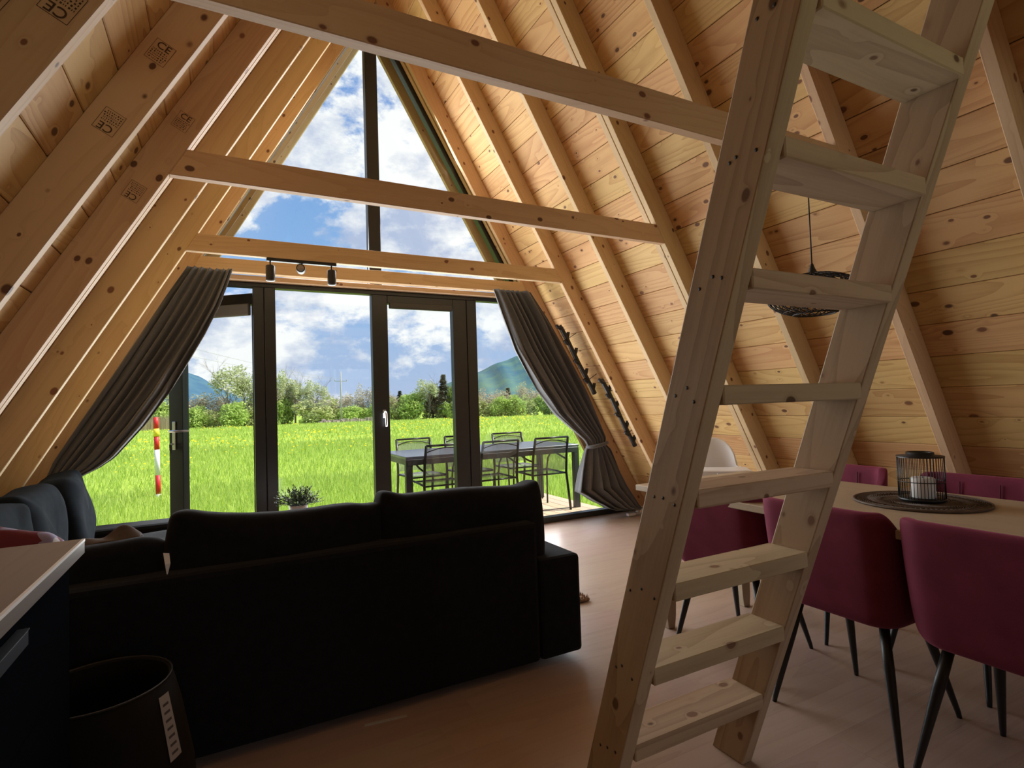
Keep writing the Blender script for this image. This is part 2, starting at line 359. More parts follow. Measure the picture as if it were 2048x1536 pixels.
# ------------------------------------------------------------------ gable glazing
HEADZ = 2.205
def member(par, name, a, b, mat=BLACK, bevel=.004):
    mb = MB(); mb.bb(a, b); return mb.obj(name, mat, par, bevel=bevel)
w1 = root('window_1', kind='structure')           # triangular upper window
for side in (-1, 1):
    poly = []
    for z, o_ in ((2.345, .0), (H-.02, .0)):
        poly.append((xin(side, z, .012), z))
    za, zb = 2.0, H
    mb = MB()
    i_ = -.034 if side > 0 else .006
    P = [(xin(side, -.0, .06), 0, .0), (xin(side, 0, i_), 0, .0), (XR, 0, H+i_/C60), (XR, 0, H+.06/C60)]
    mb.prism([Vector((p[0], YF-.045, p[2])) for p in P], (0, .075, 0)); mb.obj('sloping_frame', BLACK, w1, bevel=.004)
member(w1, 'mullion', (1.135, YF-.06, HEADZ), (1.24, YF+.03, 4.6))
member(w1, 'sill_rail', (xin(-1, 2.25), YF-.05, HEADZ), (xin(1, 2.25), YF+.03, HEADZ+.05))
for side in (-1, 1):
    mb = MB(); x0 = 1.1875+side*.052
    zt = H-.08-abs(x0-XR)*T60
    mb.prism([Vector((x0, YF, HEADZ+.05)), Vector((xin(side, HEADZ+.05, -.03), YF, HEADZ+.05)), Vector((x0, YF, zt))], (0, .008, 0)); mb.obj('pane', GLASS, w1)
tr = root('trim_3', kind='structure')            # dark posts and head rail of the lower glazing
member(tr, 'head_rail', (xin(-1, 2.17), YF-.05, 2.17), (xin(1, 2.17), YF+.03, HEADZ))
member(tr, 'post', (.225, YF-.06, 0), (.303, YF+.04, 2.17)); member(tr, 'post', (.305, YF-.065, 0), (.385, YF+.035, 2.17))
member(tr, 'post', (2.03, YF-.06, 0), (2.125, YF+.04, 2.17))
member(tr, 'bottom_rail', (xin(-1, .02), YF-.05, 0), (-.75, YF+.04, .055)); member(tr, 'bottom_rail', (.385, YF-.05, 0), (1.15, YF+.04, .055)); member(tr, 'bottom_rail', (2.125, YF-.05, 0), (xin(1, .02), YF+.04, .055))
member(tr, 'threshold', (-.75, YF-.05, 0), (.225, YF+.04, .03), GREYM)
w2 = root('window_2', kind='structure'); mb = MB(); mb.bb((.385, YF, .05), (1.15, YF+.008, 2.17)); mb.obj('pane', GLASS, w2)
w3 = root('window_3', kind='structure'); mb = MB()
mb.prism([Vector((2.125, YF, .05)), Vector((xin(1, .05, -.02), YF, .05)), Vector((xin(1, 2.17, -.02), YF, 2.17)), Vector((2.125, YF, 2.17))], (0, .008, 0)); mb.obj('pane', GLASS, w3)
w4 = root('window_4', kind='structure'); mb = MB()
mb.prism([Vector((-.82, YF, .05)), Vector((xin(-1, .05, -.02), YF, .05)), Vector((xin(-1, 1.9, -.02), YF, 1.7)), Vector((-.82, YF, 1.32))], (0, .008, 0)); mb.obj('pane', GLASS, w4)
# right door: closed leaf with blind cassette and handle
d2 = root('door_2', kind='structure')
member(d2, 'stile', (1.150, YF-.05, .0), (1.285, YF+.03, 2.17)); member(d2, 'stile', (1.893, YF-.05, .0), (2.028, YF+.03, 2.17))
member(d2, 'top_rail', (1.285, YF-.05, 2.10), (1.893, YF+.03, 2.17)); member(d2, 'bottom_rail', (1.285, YF-.05, 0), (1.893, YF+.03, .13))
mb = MB(); mb.bb((1.30, YF-.075, 2.055), (1.88, YF-.03, 2.105)); mb.obj('blind_cassette', plain('cassette', (.04, .038, .036), .5), d2, bevel=.008)
mb = MB(); mb.bb((1.285, YF, .13), (1.893, YF+.008, 2.10)); mb.obj('pane', GLASS, d2)
mb = MB(); mb.tube([(1.235, YF-.05, 1.155), (1.235, YF-.095, 1.155), (1.237, YF-.1, 1.14), (1.240, YF-.1, 1.05), (1.240, YF-.098, 1.03)], [.008, .009, .010, .009, .007], 10)
mb.box((1.235, YF-.055, 1.14), (.028, .012, .07)); mb.obj('handle', CHROME, d2)
# left door: leaf swung outward, with long-plate lever handle and keys
d1 = root('door_1', (.31, YF+.075, 0), kind='structure'); ang = math.radians(180-40)
d1.rotation_euler = (0, 0, ang)
DW = .885
def dm(name, a, b, mat=BLACK, bevel=.004): mb = MB(); mb.bb(a, b); return mb.obj(name, mat, d1, bevel=bevel)
dm('stile', (0, -.035, .015), (.09, .035, 2.15)); dm('stile', (DW-.135, -.035, .015), (DW, .035, 2.15))
dm('top_rail', (.09, -.035, 2.06), (DW-.135, .035, 2.15)); dm('bottom_rail', (.09, -.035, .015), (DW-.135, .035, .13))
dm('pane', (.09, -.004, .13), (DW-.135, .004, 2.06), GLASS, 0)
mb = MB(); mb.bb((.10, .02, 1.97), (DW-.14, .06, 2.065)); mb.obj('blind_cassette', plain('grey_cassette', (.22, .21, .19), .6), d1, bevel=.01)  # plain grey, lighter than the closed door's cassette
hx = DW-.055
mb = MB(); mb.bb((hx-.017, .034, .90), (hx+.017, .044, 1.135)); hp = mb.obj('handle_plate', CHROME, d1, bevel=.012)
mb = MB(); mb.tube([(hx, .044, 1.055), (hx, .088, 1.055), (hx-.012, .094, 1.055), (hx-.19, .094, 1.058)], [.010, .010, .010, .008], 10); mb.obj('lever', CHROME, d1)
mb = MB(); mb.tube([(hx, .05, .95), (hx, .075, .95)], .006, 8); mb.box((hx+.006, .075, .925), (.004, .02, .05)); mb.box((hx-.002, .08, .90), (.003, .018, .045)); mb.obj('key', CHROME, d1)
# unseen back wall with an added window that lets light in
wb = root('wall_back', kind='structure')
BW = plain('back_wall_boards', (.50, .33, .17), .7, noise=.1)
def bwall(a, b): mb = MB(); mb.bb(a, b); mb.obj('wall_panel', BW, wb)
bwall((-1.5, YB-.05, 0), (1.4, YB, 4.6)); bwall((3.0, YB-.05, 0), (3.95, YB, 4.6)); bwall((1.4, YB-.05, 2.1), (3.0, YB, 4.6)); bwall((1.4, YB-.05, 0), (3.0, YB, .9))
w5 = root('added_window', kind='structure')
for a_, b_ in (((1.4, YB-.05, .9), (3.0, YB+.01, .96)), ((1.4, YB-.05, 2.04), (3.0, YB+.01, 2.1)), ((1.4, YB-.05, .96), (1.46, YB+.01, 2.04)), ((2.94, YB-.05, .96), (3.0, YB+.01, 2.04)), ((2.17, YB-.05, .96), (2.23, YB+.01, 2.04))):
    member(w5, 'frame', a_, b_)
mb = MB(); mb.bb((1.46, YB-.03, .96), (2.94, YB-.022, 2.04)); mb.obj('pane', GLASS, w5)
#@@PART2
# ------------------------------------------------------------------ soft shapes
def spow(a, e): return math.copysign(abs(a)**e, a)
def softmesh(w, d, h, e1=.5, e2=.28, n=40, k=20, noise=.008, seed=0, sag=0.0, axis='Y', ears=.0):
    """a stuffed cushion: thin along `axis`, squarish outline, lumpy surface"""
    ph = [seed*1.7+i*2.1 for i in range(6)]
    def fn(u, v):
        th = 2*PI*u; p = PI*(v-.5)
        t_ = d/2*spow(math.sin(p), e1); r = spow(max(math.cos(p), 0), e1)
        er = 1+ears*abs(math.sin(2*th))**6
        x = w/2*r*spow(math.cos(th), e2)*er; z = h/2*r*spow(math.sin(th), e2)*er
        z -= sag*max(0, z/h*2)*math.cos(x/w*PI)
        x += noise*math.sin(z*17+ph[0])*math.cos(t_*20+ph[1]); z += noise*(math.sin(x*15+ph[2])+.6*math.sin(x*33+ph[5])); t_ += noise*1.4*math.sin(x*12+ph[3])*math.sin(z*14+ph[4])
        return (x, t_, z) if axis == 'Y' else ((t_, x, z) if axis == 'X' else (x, z, t_))
    return MB().grid(fn, n, k, wrap=True)
def soft(name, c, w, d, h, mat, parent=None, rot=(0, 0, 0), **k):
    o = softmesh(w, d, h, **k).obj(name, mat, parent, c, sub=1); o.rotation_euler = rot; return o

# ------------------------------------------------------------------ loft ladder
ld = root('loft_ladder', (1.225, 1.36, 0), 'raw timber loft ladder leaning in the middle of the room', 'ladder')
def ly(z): return 1.356-.3645*z                     # centre line of the stringers
for x in (.9475, 1.5025):
    mb = MB(); z1 = 2.62
    def q(y, z): return Vector((x-.0225-1.225, y-1.36, z))
    mb.prism([q(1.2935, 0), q(1.4185, 0), q(1.4185-.3645*z1, z1), q(1.2935-.3645*z1, z1)], (.045, 0, 0))
    me = mb.mesh('stringer', LADW)
    # give the mesh its own long axis so that the grain follows the stringer
    o = put('stringer', me, ld)
    ax = Vector((0, -.3645, 1)).normalized(); Mx, _ = frame(Vector((x-1.225, 0, 0)), Vector((x-1.225, 0, 0))+ax, (0, 1, 0))
    me.transform(Mx.inverted()); o.matrix_basis = Mx
    bv = o.modifiers.new('b', 'BEVEL'); bv.width = .0035; bv.segments = 2
for k in range(10):
    zt = .268+.239*k; yc = ly(zt-.022)
    r_ = beam('rung', (.97-1.225, yc-1.36-.002, zt-.022), (1.48-1.225, yc-1.36-.002, zt-.022), .128, .044, (0, 0, 1), LADW, ld, ch=.003)
    if k == 0: scm = MB().cyl((-.0006, 0, 0), (.003, 0, 0), .0042, n=8).mesh('screw', plain('screw_hole', (.03, .022, .016), .7))
    for j, dy in enumerate((-.035, 0, .035)):
        zz = zt-.02+(.006 if j == 1 else -.006)+random.uniform(-.012, .012); dy += random.uniform(-.012, .012)
        put('screw', scm, ld, (.925-1.225, ly(zz)+dy-1.36, zz))

# ------------------------------------------------------------------ corner sofa
so = root('corner_sofa', (.2, 3.0, 0), 'black corner sofa seen from behind with its arm towards the room', 'sofa')
def sb(name, a, b, mat=SOFA, bevel=.03):
    mb = MB(); mb.bb([p-q for p, q in zip(a, (.2, 3.0, 0))], [p-q for p, q in zip(b, (.2, 3.0, 0))]); return mb.obj(name, mat, so, bevel=bevel)
sb('back_frame', (-1.02, 2.19, .03), (1.262, 2.325, .655), bevel=.022)
sb('armrest', (1.264, 2.19, .03), (1.486, 3.12, .482), bevel=.02)
sb('seat_base', (-.95, 2.33, .05), (1.26, 3.10, .30)); sb('seat_base', (-.95, 3.10, .05), (-.16, 4.35, .30))
sb('back_frame', (-1.08, 2.33, .03), (-.96, 4.36, .60), bevel=.02)
sb('armrest', (-1.06, 4.36, .03), (-.13, 4.585, .474), bevel=.025)
def scush(name, c, w, d, h, rot=(0, 0, 0), mat=SOFA, **k): return soft(name, Vector(c)-Vector((.2, 3.0, 0)), w, d, h, mat, so, rot, **k)
scush('seat_cushion', (.72, 2.74, .37), 1.06, .17, .74, axis='Z', e2=.18, seed=3); scush('seat_cushion', (-.38, 2.74, .37), 1.10, .17, .74, axis='Z', e2=.18, seed=4)
scush('seat_cushion', (-.56, 3.74, .37), .78, .17, 1.22, axis='Z', e2=.18, seed=5)
scush('back_cushion', (.195, 2.36, .635), .78, .21, .40, (math.radians(-6), math.radians(2), 0), sag=.035, seed=1, noise=.010, ears=.04, e1=.42, e2=.26)
scush('back_cushion', (.965, 2.36, .62), .80, .21, .42, (math.radians(-5), math.radians(1.5), 0), sag=.02, seed=2, noise=.010, ears=.03, e1=.42, e2=.24)
scush('back_cushion', (-.56, 2.37, .58), .80, .20, .35, (math.radians(-8), math.radians(-1), 0), sag=.0, seed=7, noise=.007, e1=.42)
mb = MB(); mb.add([(-.384, -.75, .725), (-.366, -.752, .722), (-.362, -.765, .69), (-.372, -.765, .645), (-.378, -.765, .69)], [(0, 1, 2, 4), (4, 2, 3)]); mb.obj('care_label', WHITE, so, solid=.001)
for i, (yy, dx) in enumerate(((4.0, 0), (3.36, -.01), (2.74, 0))):
    scush('back_cushion', (-.80+dx, yy, .635), .62, .23, .46, (0, math.radians(-9), math.radians(6-i*5)), CUSH, axis='X', seed=11+i, noise=.012, ears=.05, e1=.5)
# patterned cushion and crumpled throw
pm, pt, pp = newmat('patterned_cotton'); v1 = pt.nodes.new('ShaderNodeTexVoronoi'); v1.inputs['Scale'].default_value = 26
tcx = pt.nodes.new('ShaderNodeTexCoord'); pt.links.new(tcx.outputs['Object'], v1.inputs['Vector']); cr1 = pt.nodes.new('ShaderNodeValToRGB'); sc1 = pt.nodes.new('ShaderNodeSeparateColor')
pt.links.new(v1.outputs['Color'], sc1.inputs[0]); pt.links.new(sc1.outputs[0], cr1.inputs[0]); cr1.color_ramp.interpolation = 'CONSTANT'
cr1.color_ramp.elements[0].color = (.13, .018, .03, 1); cr1.color_ramp.elements[1].position = .5; cr1.color_ramp.elements[1].color = (.24, .21, .32, 1)
e = cr1.color_ramp.elements.new(.74); e.color = (.5, .45, .45, 1); e = cr1.color_ramp.elements.new(.86); e.color = (.12, .015, .03, 1)
pt.links.new(cr1.outputs[0], pp.inputs['Base Color']); pp.inputs['Roughness'].default_value = .9
o = soft('patterned_cushion', (-.66, 2.52, .735), .42, .13, .42, pm, None, (math.radians(62), math.radians(12), math.radians(-18)), seed=21, ears=.06)
tag(o, 'maroon and lilac patterned cushion behind the kitchen worktop', 'cushion')
THM = plain('brown_throw', (.09, .068, .056), .95, noise=.2, nscale=25)
def thr(u, v):
    x = -.13+.28*u; y_ = .11*(v-.5)*(1.1-u*.3); z = .015+.038*math.exp(-((u-.78)**2)/.03)*(1-abs(v-.5)*1.2)+.008*math.sin(u*14+v*5)-.03*abs(v-.5)
    return (x, y_, z)
o = MB().grid(thr, 24, 14).obj('folded_throw', THM, None, (-.42, 2.50, .735), sub=1, solid=.01); tag(o, 'small brown crumpled throw lying on the sofa back near the worktop', 'throw')

# ------------------------------------------------------------------ kitchen run on the left
wt = beam('kitchen_worktop', (-.611, -1.6, .882), (-.611, 1.709, .882), .616, .036, (0, 0, 1), COUNTM, ch=.002)
tag(wt, 'wood-look kitchen worktop with a bright metal edge strip', 'worktop')
mb = MB(); M_ = wt.matrix_basis.inverted(); mb.box(M_ @ Vector((-.3035, .05, .8985)), (3.30, .006, .006)); mb.obj('edge_strip', plain('aluminium_glare', (.88, .88, .88), .3), wt)  # plain white stands in for the window's reflection on the strip
kb = root('kitchen_cabinet', (-.63, 1.1, 0), 'dark grey kitchen base cabinet with drawers under the worktop', 'cabinet')
def kbx(name, a, b, mat=CAB, bevel=.002, par=None):
    mb = MB(); o_ = (-.63, 1.1, 0); mb.bb([p-q for p, q in zip(a, o_)], [p-q for p, q in zip(b, o_)]); return mb.obj(name, mat, par or kb, bevel=bevel)
kbx('body', (-.93, .50, .08), (-.352, 1.69, .862)); kbx('plinth', (-.9, .52, 0), (-.40, 1.66, .08))
for y0, y1 in ((.503, 1.088), (1.092, 1.688)):
    for z0, z1 in ((.605, .858), (.09, .602)):
        dr = kbx('drawer', (-.350, y0, z0), (-.330, y1, z1), bevel=0)
        yc = 1.225 if y1 > 1.2 else .68; hz = z1-.036
        mb = MB(); mb.bb((.300, yc-.075-1.1, hz-.028), (.318, yc+.075-1.1, hz)); hd = mb.obj('handle', PLATE, dr, bevel=.002)
        mb = MB(); mb.bb((.302, yc-.075-1.1, hz), (.3195, yc+.075-1.1, hz+.0022)); mb.obj('handle_lit_edge', CHROME, kb)  # bright strip put in as the handle's lit top edge
kb2 = copy_tree(kb); kb2.location = (-.63, -.10, 0); kb2['label'] = 'dark grey kitchen base cabinet nearest the viewer'; del kb2['label']; tag(kb2, 'second dark grey kitchen base cabinet, hidden beyond the picture edge', 'cabinet')

# ------------------------------------------------------------------ felt basket with a price label, paper strip
bk = root('felt_basket', (-.315, 1.93, 0), 'large black basket on the floor behind the sofa, paper label on its side', 'basket')
FELT = plain('black_felt', (.004, .004, .004), .95, bump=.3, bscale=300)
MB().lathe([(.0, .012), (.235, .012), (.243, .03), (.232, .18), (.20, .36), (.178, .45), (.172, .452), (.168, .445), (.19, .36), (.222, .18), (.23, .04), (0, .03)], n=40).obj('shell', FELT, bk)
mb = MB(); mb.tube([(.176*math.cos(2*PI*k/36), .176*math.sin(2*PI*k/36), .452) for k in range(36)], .0035, 6, closed=True); mb.obj('rim', plain('dark_rim', (.015, .014, .013), .5), bk)
def lab(u, v):
    a_ = math.radians(-36+12*u); z = .425-.17*(1-v); r_ = .1845+.034*(1-v)
    return ((r_+.004)*math.cos(a_), (r_+.004)*math.sin(a_), z)
lb = MB().grid(lab, 6, 8).obj('paper_label', plain('label_paper', (.35, .33, .32), .7), bk)
mb = MB()
for i in range(7):
    v0 = .08+i*.125; c_ = [lab(u, v) for u, v in ((.2, v0), (.75, v0), (.75, v0+.04), (.2, v0+.04))]; mb.add([(x*1.003, y*1.003, z) for x, y, z in c_], [(0, 1, 2, 3)])
mb.obj('label_print', plain('label_print', (.08, .07, .07), .8), lb, fix=False)
o = MB().box((0, 0, 0), (.16, .014, .002)).obj('paper_strip', plain('paper', (.45, .43, .40), .8), None, (.54, 2.15, .0015)); o.rotation_euler = (0, 0, -.12); tag(o, 'thin pale paper strip on the floor along the foot of the sofa', 'paper')

# ------------------------------------------------------------------ dining table, placemat, lantern
dt = root('dining_table', (2.345, 1.37, 0), 'long light oak dining table between the burgundy chairs', 'table')
for k in range(1):
    beam('tabletop', (2.345-2.345, -.93, .735), (0, .92, .735), .853, .03, (0, 0, 1), TABLEM, dt, ch=.003)
for sx in (-1, 1):
    for sy in (-1, 1):
        x = sx*.27; yy = sy*.86
        M_, Ln = frame((x, yy, .72), (x+sx*.015, yy, 0), (0, 1, 0))
        mb = MB(); mb.prism([(0, -.055, -.02), (0, .055, -.02), (Ln-.06, .030, -.02), (Ln, .022, -.02), (Ln, -.022, -.02), (Ln-.06, -.030, -.02)], (0, 0, .04))
        put('leg', mb.mesh('leg', TABLEM), dt, M=M_, bevel=.003)
    beam('rail', (sx*.27, -.86, .695), (sx*.27, .86, .695), .03, .05, (0, 0, 1), TABLEM, dt)
RATT = plain('brown_rattan', (.085, .055, .036), .6, noise=.3, nscale=40)
mb = MB()
for k in range(22):
    r = .02+k*.0095
    mb.tube([(r*math.cos(2*PI*i/60), r*math.sin(2*PI*i/60), .004+.0012*math.sin(i*2*PI/60*(24+k % 2*6)+k)) for i in range(60)], .0017 if k % 4 else .0032, 4, closed=True)
for k in range(72):
    a_ = 2*PI*k/72; mb.tube([(r*math.cos(a_+.25*math.sin(r*60)), r*math.sin(a_+.25*math.sin(r*60)), .006) for r in np.linspace(.03, .222, 14)], .0018, 4)
mb.tube([(.224*math.cos(2*PI*i/72), .224*math.sin(2*PI*i/72), .005) for i in range(72)], .005, 6, closed=True)
pmx = mb.obj('placemat', RATT, None, (2.462, 1.215, .7505)); tag(pmx, 'round dark rattan placemat under the black lantern', 'placemat')
ln = root('lantern', (2.462, 1.205, .762), 'black wire lantern with a pillar candle on the round placemat', 'lantern')
mb = MB(); mb.lathe([(0, 0), (.078, 0), (.080, .004), (.080, .010), (0, .010)], n=36); mb.obj('base', STEELB, ln)
mb = MB()
for k in range(44):
    a_ = 2*PI*k/44; mb.tube([(.077*math.cos(a_), .077*math.sin(a_), .008), (.077*math.cos(a_), .077*math.sin(a_), .172)], .0013, 5)
mb.obj('wire_cage', STEELB, ln)['kind'] = 'stuff'
mb = MB()
mb.tube([(.077*math.cos(2*PI*i/40), .077*math.sin(2*PI*i/40), .075) for i in range(40)], .0018, 5, closed=True); mb.obj('middle_ring', STEELB, ln); mb = MB()
mb.lathe([(.080, .170), (.080, .175), (.047, .176), (.047, .189), (.044, .190), (.043, .178), (.076, .172)], n=36); mb.obj('top_ring', STEELB, ln)
mb = MB(); mb.lathe([(0, 0), (.040, 0), (.041, .002), (.041, .075), (.037, .079), (.02, .077), (0, .076)], (.002, -.004, .010), 28); mb.obj('candle', plain('white_wax', (.72, .70, .66), .5, Subsurface_Weight=.15), ln)
mb = MB(); mb.tube([(.002, -.004, .085), (.003, -.003, .096)], .0012, 6); mb.obj('wick', STEELB, ln)

# ------------------------------------------------------------------ burgundy dining chairs
def dining_chair():
    r = root('dining_chair')
    w, yb, yf, rc = .224, -.205, .10, .075
    path = []
    for i in range(7): path.append((-w, yf+(yb+rc-yf)*i/6))
    for i in range(1, 7): a_ = PI+PI/2*i/6; path.append((-w+rc+rc*math.cos(a_), yb+rc+rc*math.sin(a_)))
    for i in range(1, 7): path.append((-w+rc+(2*w-2*rc)*i/6, yb))
    for i in range(1, 7): a_ = 1.5*PI+PI/2*i/6; path.append((w-rc+rc*math.cos(a_), yb+rc+rc*math.sin(a_)))
    for i in range(1, 7): path.append((w, yb+rc+(yf-yb-rc)*i/6))
    n = len(path)
    def ztop(x, y_):
        t_ = min(1, max(0, (y_-(yb+.045))/(yf-yb-.045)));  return .804-.235*(t_**.6)
    rows = [(-.10, .84), (-.05, .90), (0, .94), (.1, .965), (.35, .985), (.7, 1.0), (.95, 1.01), (1, 1.0)]
    vs = []
    for t_, sc_ in rows:
        for x, y_ in path:
            zt = ztop(x, y_); z = .442+(zt-.442)*max(t_, 0)+min(t_, 0)*.18
            s_ = sc_
            lean = -.035*max(0, (z-.45)/.33)
            vs.append((x*s_*(1.0 if t_ < .9 else .985), y_*(s_ if y_ < 0 else 1)+lean, z))
    fs = [(j*n+i, j*n+i+1, (j+1)*n+i+1, (j+1)*n+i) for j in range(len(rows)-1) for i in range(n-1)]
    MB().add(vs, fs, True).obj('backrest', VELV, r, solid=.042, sub=2)
    sm_ = plain('velvet_seam', (.07, .006, .016), .9)
    for x in (-.075, .075): MB().tube([(x, -.178-.035*max(0, (z-.45)/.33), z) for z in np.linspace(.50, .77, 8)], .0028, 5).obj('stitching', sm_, r)
    soft('seat', (0, .015, .462), .42, .11, .42, VELV, r, axis='Z', e1=.4, e2=.3, noise=.004, n=32, k=14)
    mb = MB(); mb.box((0, 0, .408), (.30, .04, .012)); mb.box((0, 0, .404), (.04, .30, .012)); mb.box((0, -.125, .406), (.30, .025, .014)); mb.box((0, .135, .406), (.26, .025, .014)); mb.obj('leg_frame', STEELB, r)
    for sx in (-1, 1):
        for (tx, ty, bx, by) in ((.15, -.12, .228, -.205), (.13, .13, .185, .262)):
            mb = MB(); T = Vector((sx*tx, ty, .415)); B = Vector((sx*bx, by, .006)); mb.tube([T, T.lerp(B, .35), T.lerp(B, .96), B-Vector((0, 0, .006))], [.016, .0165, .0095, .008], 14); mb.obj('leg', STEELB, r)
    return r
ch0 = dining_chair()
spots = [(2.105, .765, -90, 'burgundy velvet chair at the right edge, its back towards the viewer'),
         (2.105, 1.262, -90, 'burgundy velvet chair just right of the ladder, back to the viewer'),
         (2.155, 1.845, -82, 'burgundy velvet chair seen through the ladder, at the far end of the table'),
         (2.80, 1.24, 90, 'burgundy velvet chair across the table, its top behind the lantern'),
         (2.80, 1.86, 88, 'burgundy velvet chair across the table, its corner just beside the ladder'),
         (2.80, .66, 90, 'burgundy velvet chair across the table at the viewer end, mostly legs in view')]
for i, (x, y_, rz, lb_) in enumerate(spots):
    o = ch0 if i == 0 else copy_tree(ch0)
    o.location = (x, y_, 0); o.rotation_euler = (0, 0, math.radians(rz)); tag(o, lb_, 'chair', 'burgundy dining chairs around the table')

# ------------------------------------------------------------------ white high chair
hc = root('high_chair', (3.10, 2.82, 0), 'white plastic high chair by the sloping wall beyond the table', 'high chair', rz=math.radians(140))
def hcb(u, v):   # arched back and side walls, open at the front (+Y)
    a_ = PI*1.0+PI*u; x = .165*math.cos(a_)*(1.0-.06*v); y_ = .135*math.sin(a_)
    top = .70+.20*max(0, math.cos((u-.5)*PI*1.25))**.55 if abs(u-.5) < .4 else .70
    return (x, y_-.02*v, .56+(top-.56)*v)
MB().grid(hcb, 33, 12).obj('seat_shell', WHITE, hc, solid=.014, sub=1)
mb = MB(); mb.box((0, .0, .56), (.31, .26, .02)); mb.obj('seat', WHITE, hc, bevel=.006)
for x in (-.165, .165): MB().box((x, .05, .675), (.02, .16, .05)).obj('armrest', WHITE, hc, bevel=.008)
MB().box((0, .135, .62), (.03, .02, .13)).obj('crotch_post', WHITE, hc, bevel=.008)
mb = MB(); mb.bb((-.19, .06, .69), (.19, .27, .705)); mb.obj('tray', WHITE, hc, bevel=.006)
for sx in (-1, 1):
    for sy in (-1, 1):
        mb = MB(); mb.tube([(sx*.13, sy*.11, .56), (sx*.23, sy*.22, .0)], [.013, .011], 10); mb.obj('leg', CHROME, hc)

# ------------------------------------------------------------------ woven pendant lamp
pd = root('pendant_lamp', (2.44, 1.60, 1.556), 'black woven bamboo pendant lamp hanging behind the ladder', 'lamp')
def ell(th, ph, r=.20, h=.098, zc=.10): return (r*math.cos(ph)*math.cos(th), r*math.cos(ph)*math.sin(th), zc+h*math.sin(ph))
mb = MB()
for sgn in (-1, 1):
    for k in range(28):
        t0 = 2*PI*k/28
        mb.tube([ell(t0+sgn*(j/15)*1.25, math.radians(-64+144*j/15)) for j in range(16)], .0027, 4)
for ph in (-64, -50, 80, 66, 40): mb.tube([ell(2*PI*i/48, math.radians(ph)) for i in range(48)], .0042 if ph in (-64, 80) else .0022, 5, closed=True)
mb.obj('lamp_shade', plain('black_bamboo', (.014, .011, .009), .6), pd)
mb = MB(); mb.lathe([(.006, .245), (.012, .225), (.022, .20), (.022, .14), (.018, .14), (.0, .14)], n=16); mb.obj('socket', STEELB, pd)
mb = MB(); mb.lathe([(.0, .045), (.02, .05), (.030, .075), (.028, .10), (.013, .135), (.0, .14)], n=16); mb.obj('bulb', plain('bulb_glass', (.7, .68, .62), .2), pd)
mb = MB(); arc = [(.0+.045*(1-math.cos(a_)), 0, .80+.035*math.sin(a_)) for a_ in np.linspace(0, PI, 12)]
mb.tube([(0, 0, .24), (0, 0, .5)]+[(0, 0, .80)]+arc[1:]+[(.092, -.02, .785)], .0032, 6); mb.obj('cord', STEELB, pd)
mb = MB(); mb.tube([(.088, -.015, .805), (.092, -.018, .79), (.10, -.02, .785), (.108, -.022, .795), (.125, -.025, .80)], .003, 6); mb.obj('hook', STEELB, pd)

# ------------------------------------------------------------------ spotlight bar
sl = root('spotlight_bar', (.50, 3.998, 2.222), 'black ceiling bar with three spotlights under the crossbeam', 'spotlight')
mb = MB(); mb.box((.003, 0, -.010), (.452, .035, .02)); mb.obj('bar', STEELB, sl, bevel=.003)
for x, t_ in ((-.20, 0), (.197, 0), (.0, 1)):
    mb = MB(); mb.cyl((x, 0, -.02), (x, 0, -.052), .005, n=8); mb.obj('stem', STEELB, sl)
    mb = MB(); q0 = Vector((x, 0, -.048)); dv = Vector((0, 0, -1)) if not t_ else Vector((-.15, -.985, -.08)).normalized()
    if t_: q0 = Vector((x, .045, -.055))
    mb.tube([q0, q0+dv*.004, q0+dv*.10, q0+dv*.104], [.024, .029, .029, .027], 20); hd = mb.obj('spot_head', STEELB, sl)
    mb = MB(); mb.tube([q0+dv*.1045, q0+dv*.1065], [.022, .022], 20); mb.obj('lens', plain('spot_lens', (.28, .24, .20), .3) if 'spot_lens' not in bpy.data.materials else bpy.data.materials['spot_lens'], hd)

# ------------------------------------------------------------------ branch coat racks
def branch(name, p0, p1, seed, label):
    R_ = random.Random(seed); P0, P1 = Vector(p0), Vector(p1); r = root(name, P1, label, 'coat rack', 'black branch coat racks on the right wall')
    a_ = (P1-P0).normalized(); nrm = Vector((S60, 0, C60)); sd = Vector((0, 1, 0))
    L_ = (P1-P0).length
    def at(t_, o=0): return P0-P1+a_*L_*t_+sd*o
    mb = MB(); mb.tube([at(t_, .006*math.sin(t_*9+seed)) for t_ in np.linspace(0, 1, 14)], [.019+.004*abs(math.sin(i*2.3)) for i in range(14)], 8); st = mb.obj('stem', STEELB, r)
    ts = [.0, .15, .22, .38, .50, .68, .78, .90]
    for i, t_ in enumerate(ts):
        s_ = 1 if i % 2 else -1
        b0 = at(t_+.05); tip = b0-a_*.055+nrm*s_*.042-sd*.018
        mb = MB(); mb.tube([b0, b0.lerp(tip, .5)+nrm*s_*.004, tip], [.017, .016, .015], 8); mb.obj('twig', STEELB, r)
    mb = MB()
    for t_ in (.28, .62, .95): mb.cyl(at(t_)-nrm*.018, at(t_)-nrm*.0225, .003, n=8)
    mb.obj('screw', CHROME, r)
    for t_ in (.2, .8): mb = MB(); mb.cyl(at(t_), at(t_)+nrm*.125, .0035, n=8); mb.obj('peg', STEELB, r)
    return r
branch('branch_coat_rack', (2.795, 4.32, 1.905), (3.165, 4.32, 1.262), 3, 'upper black branch coat rack beside the curtain')
branch('branch_coat_rack', (3.092, 4.10, 1.39), (3.455, 4.11, .755), 8, 'lower black branch coat rack, right of the first')

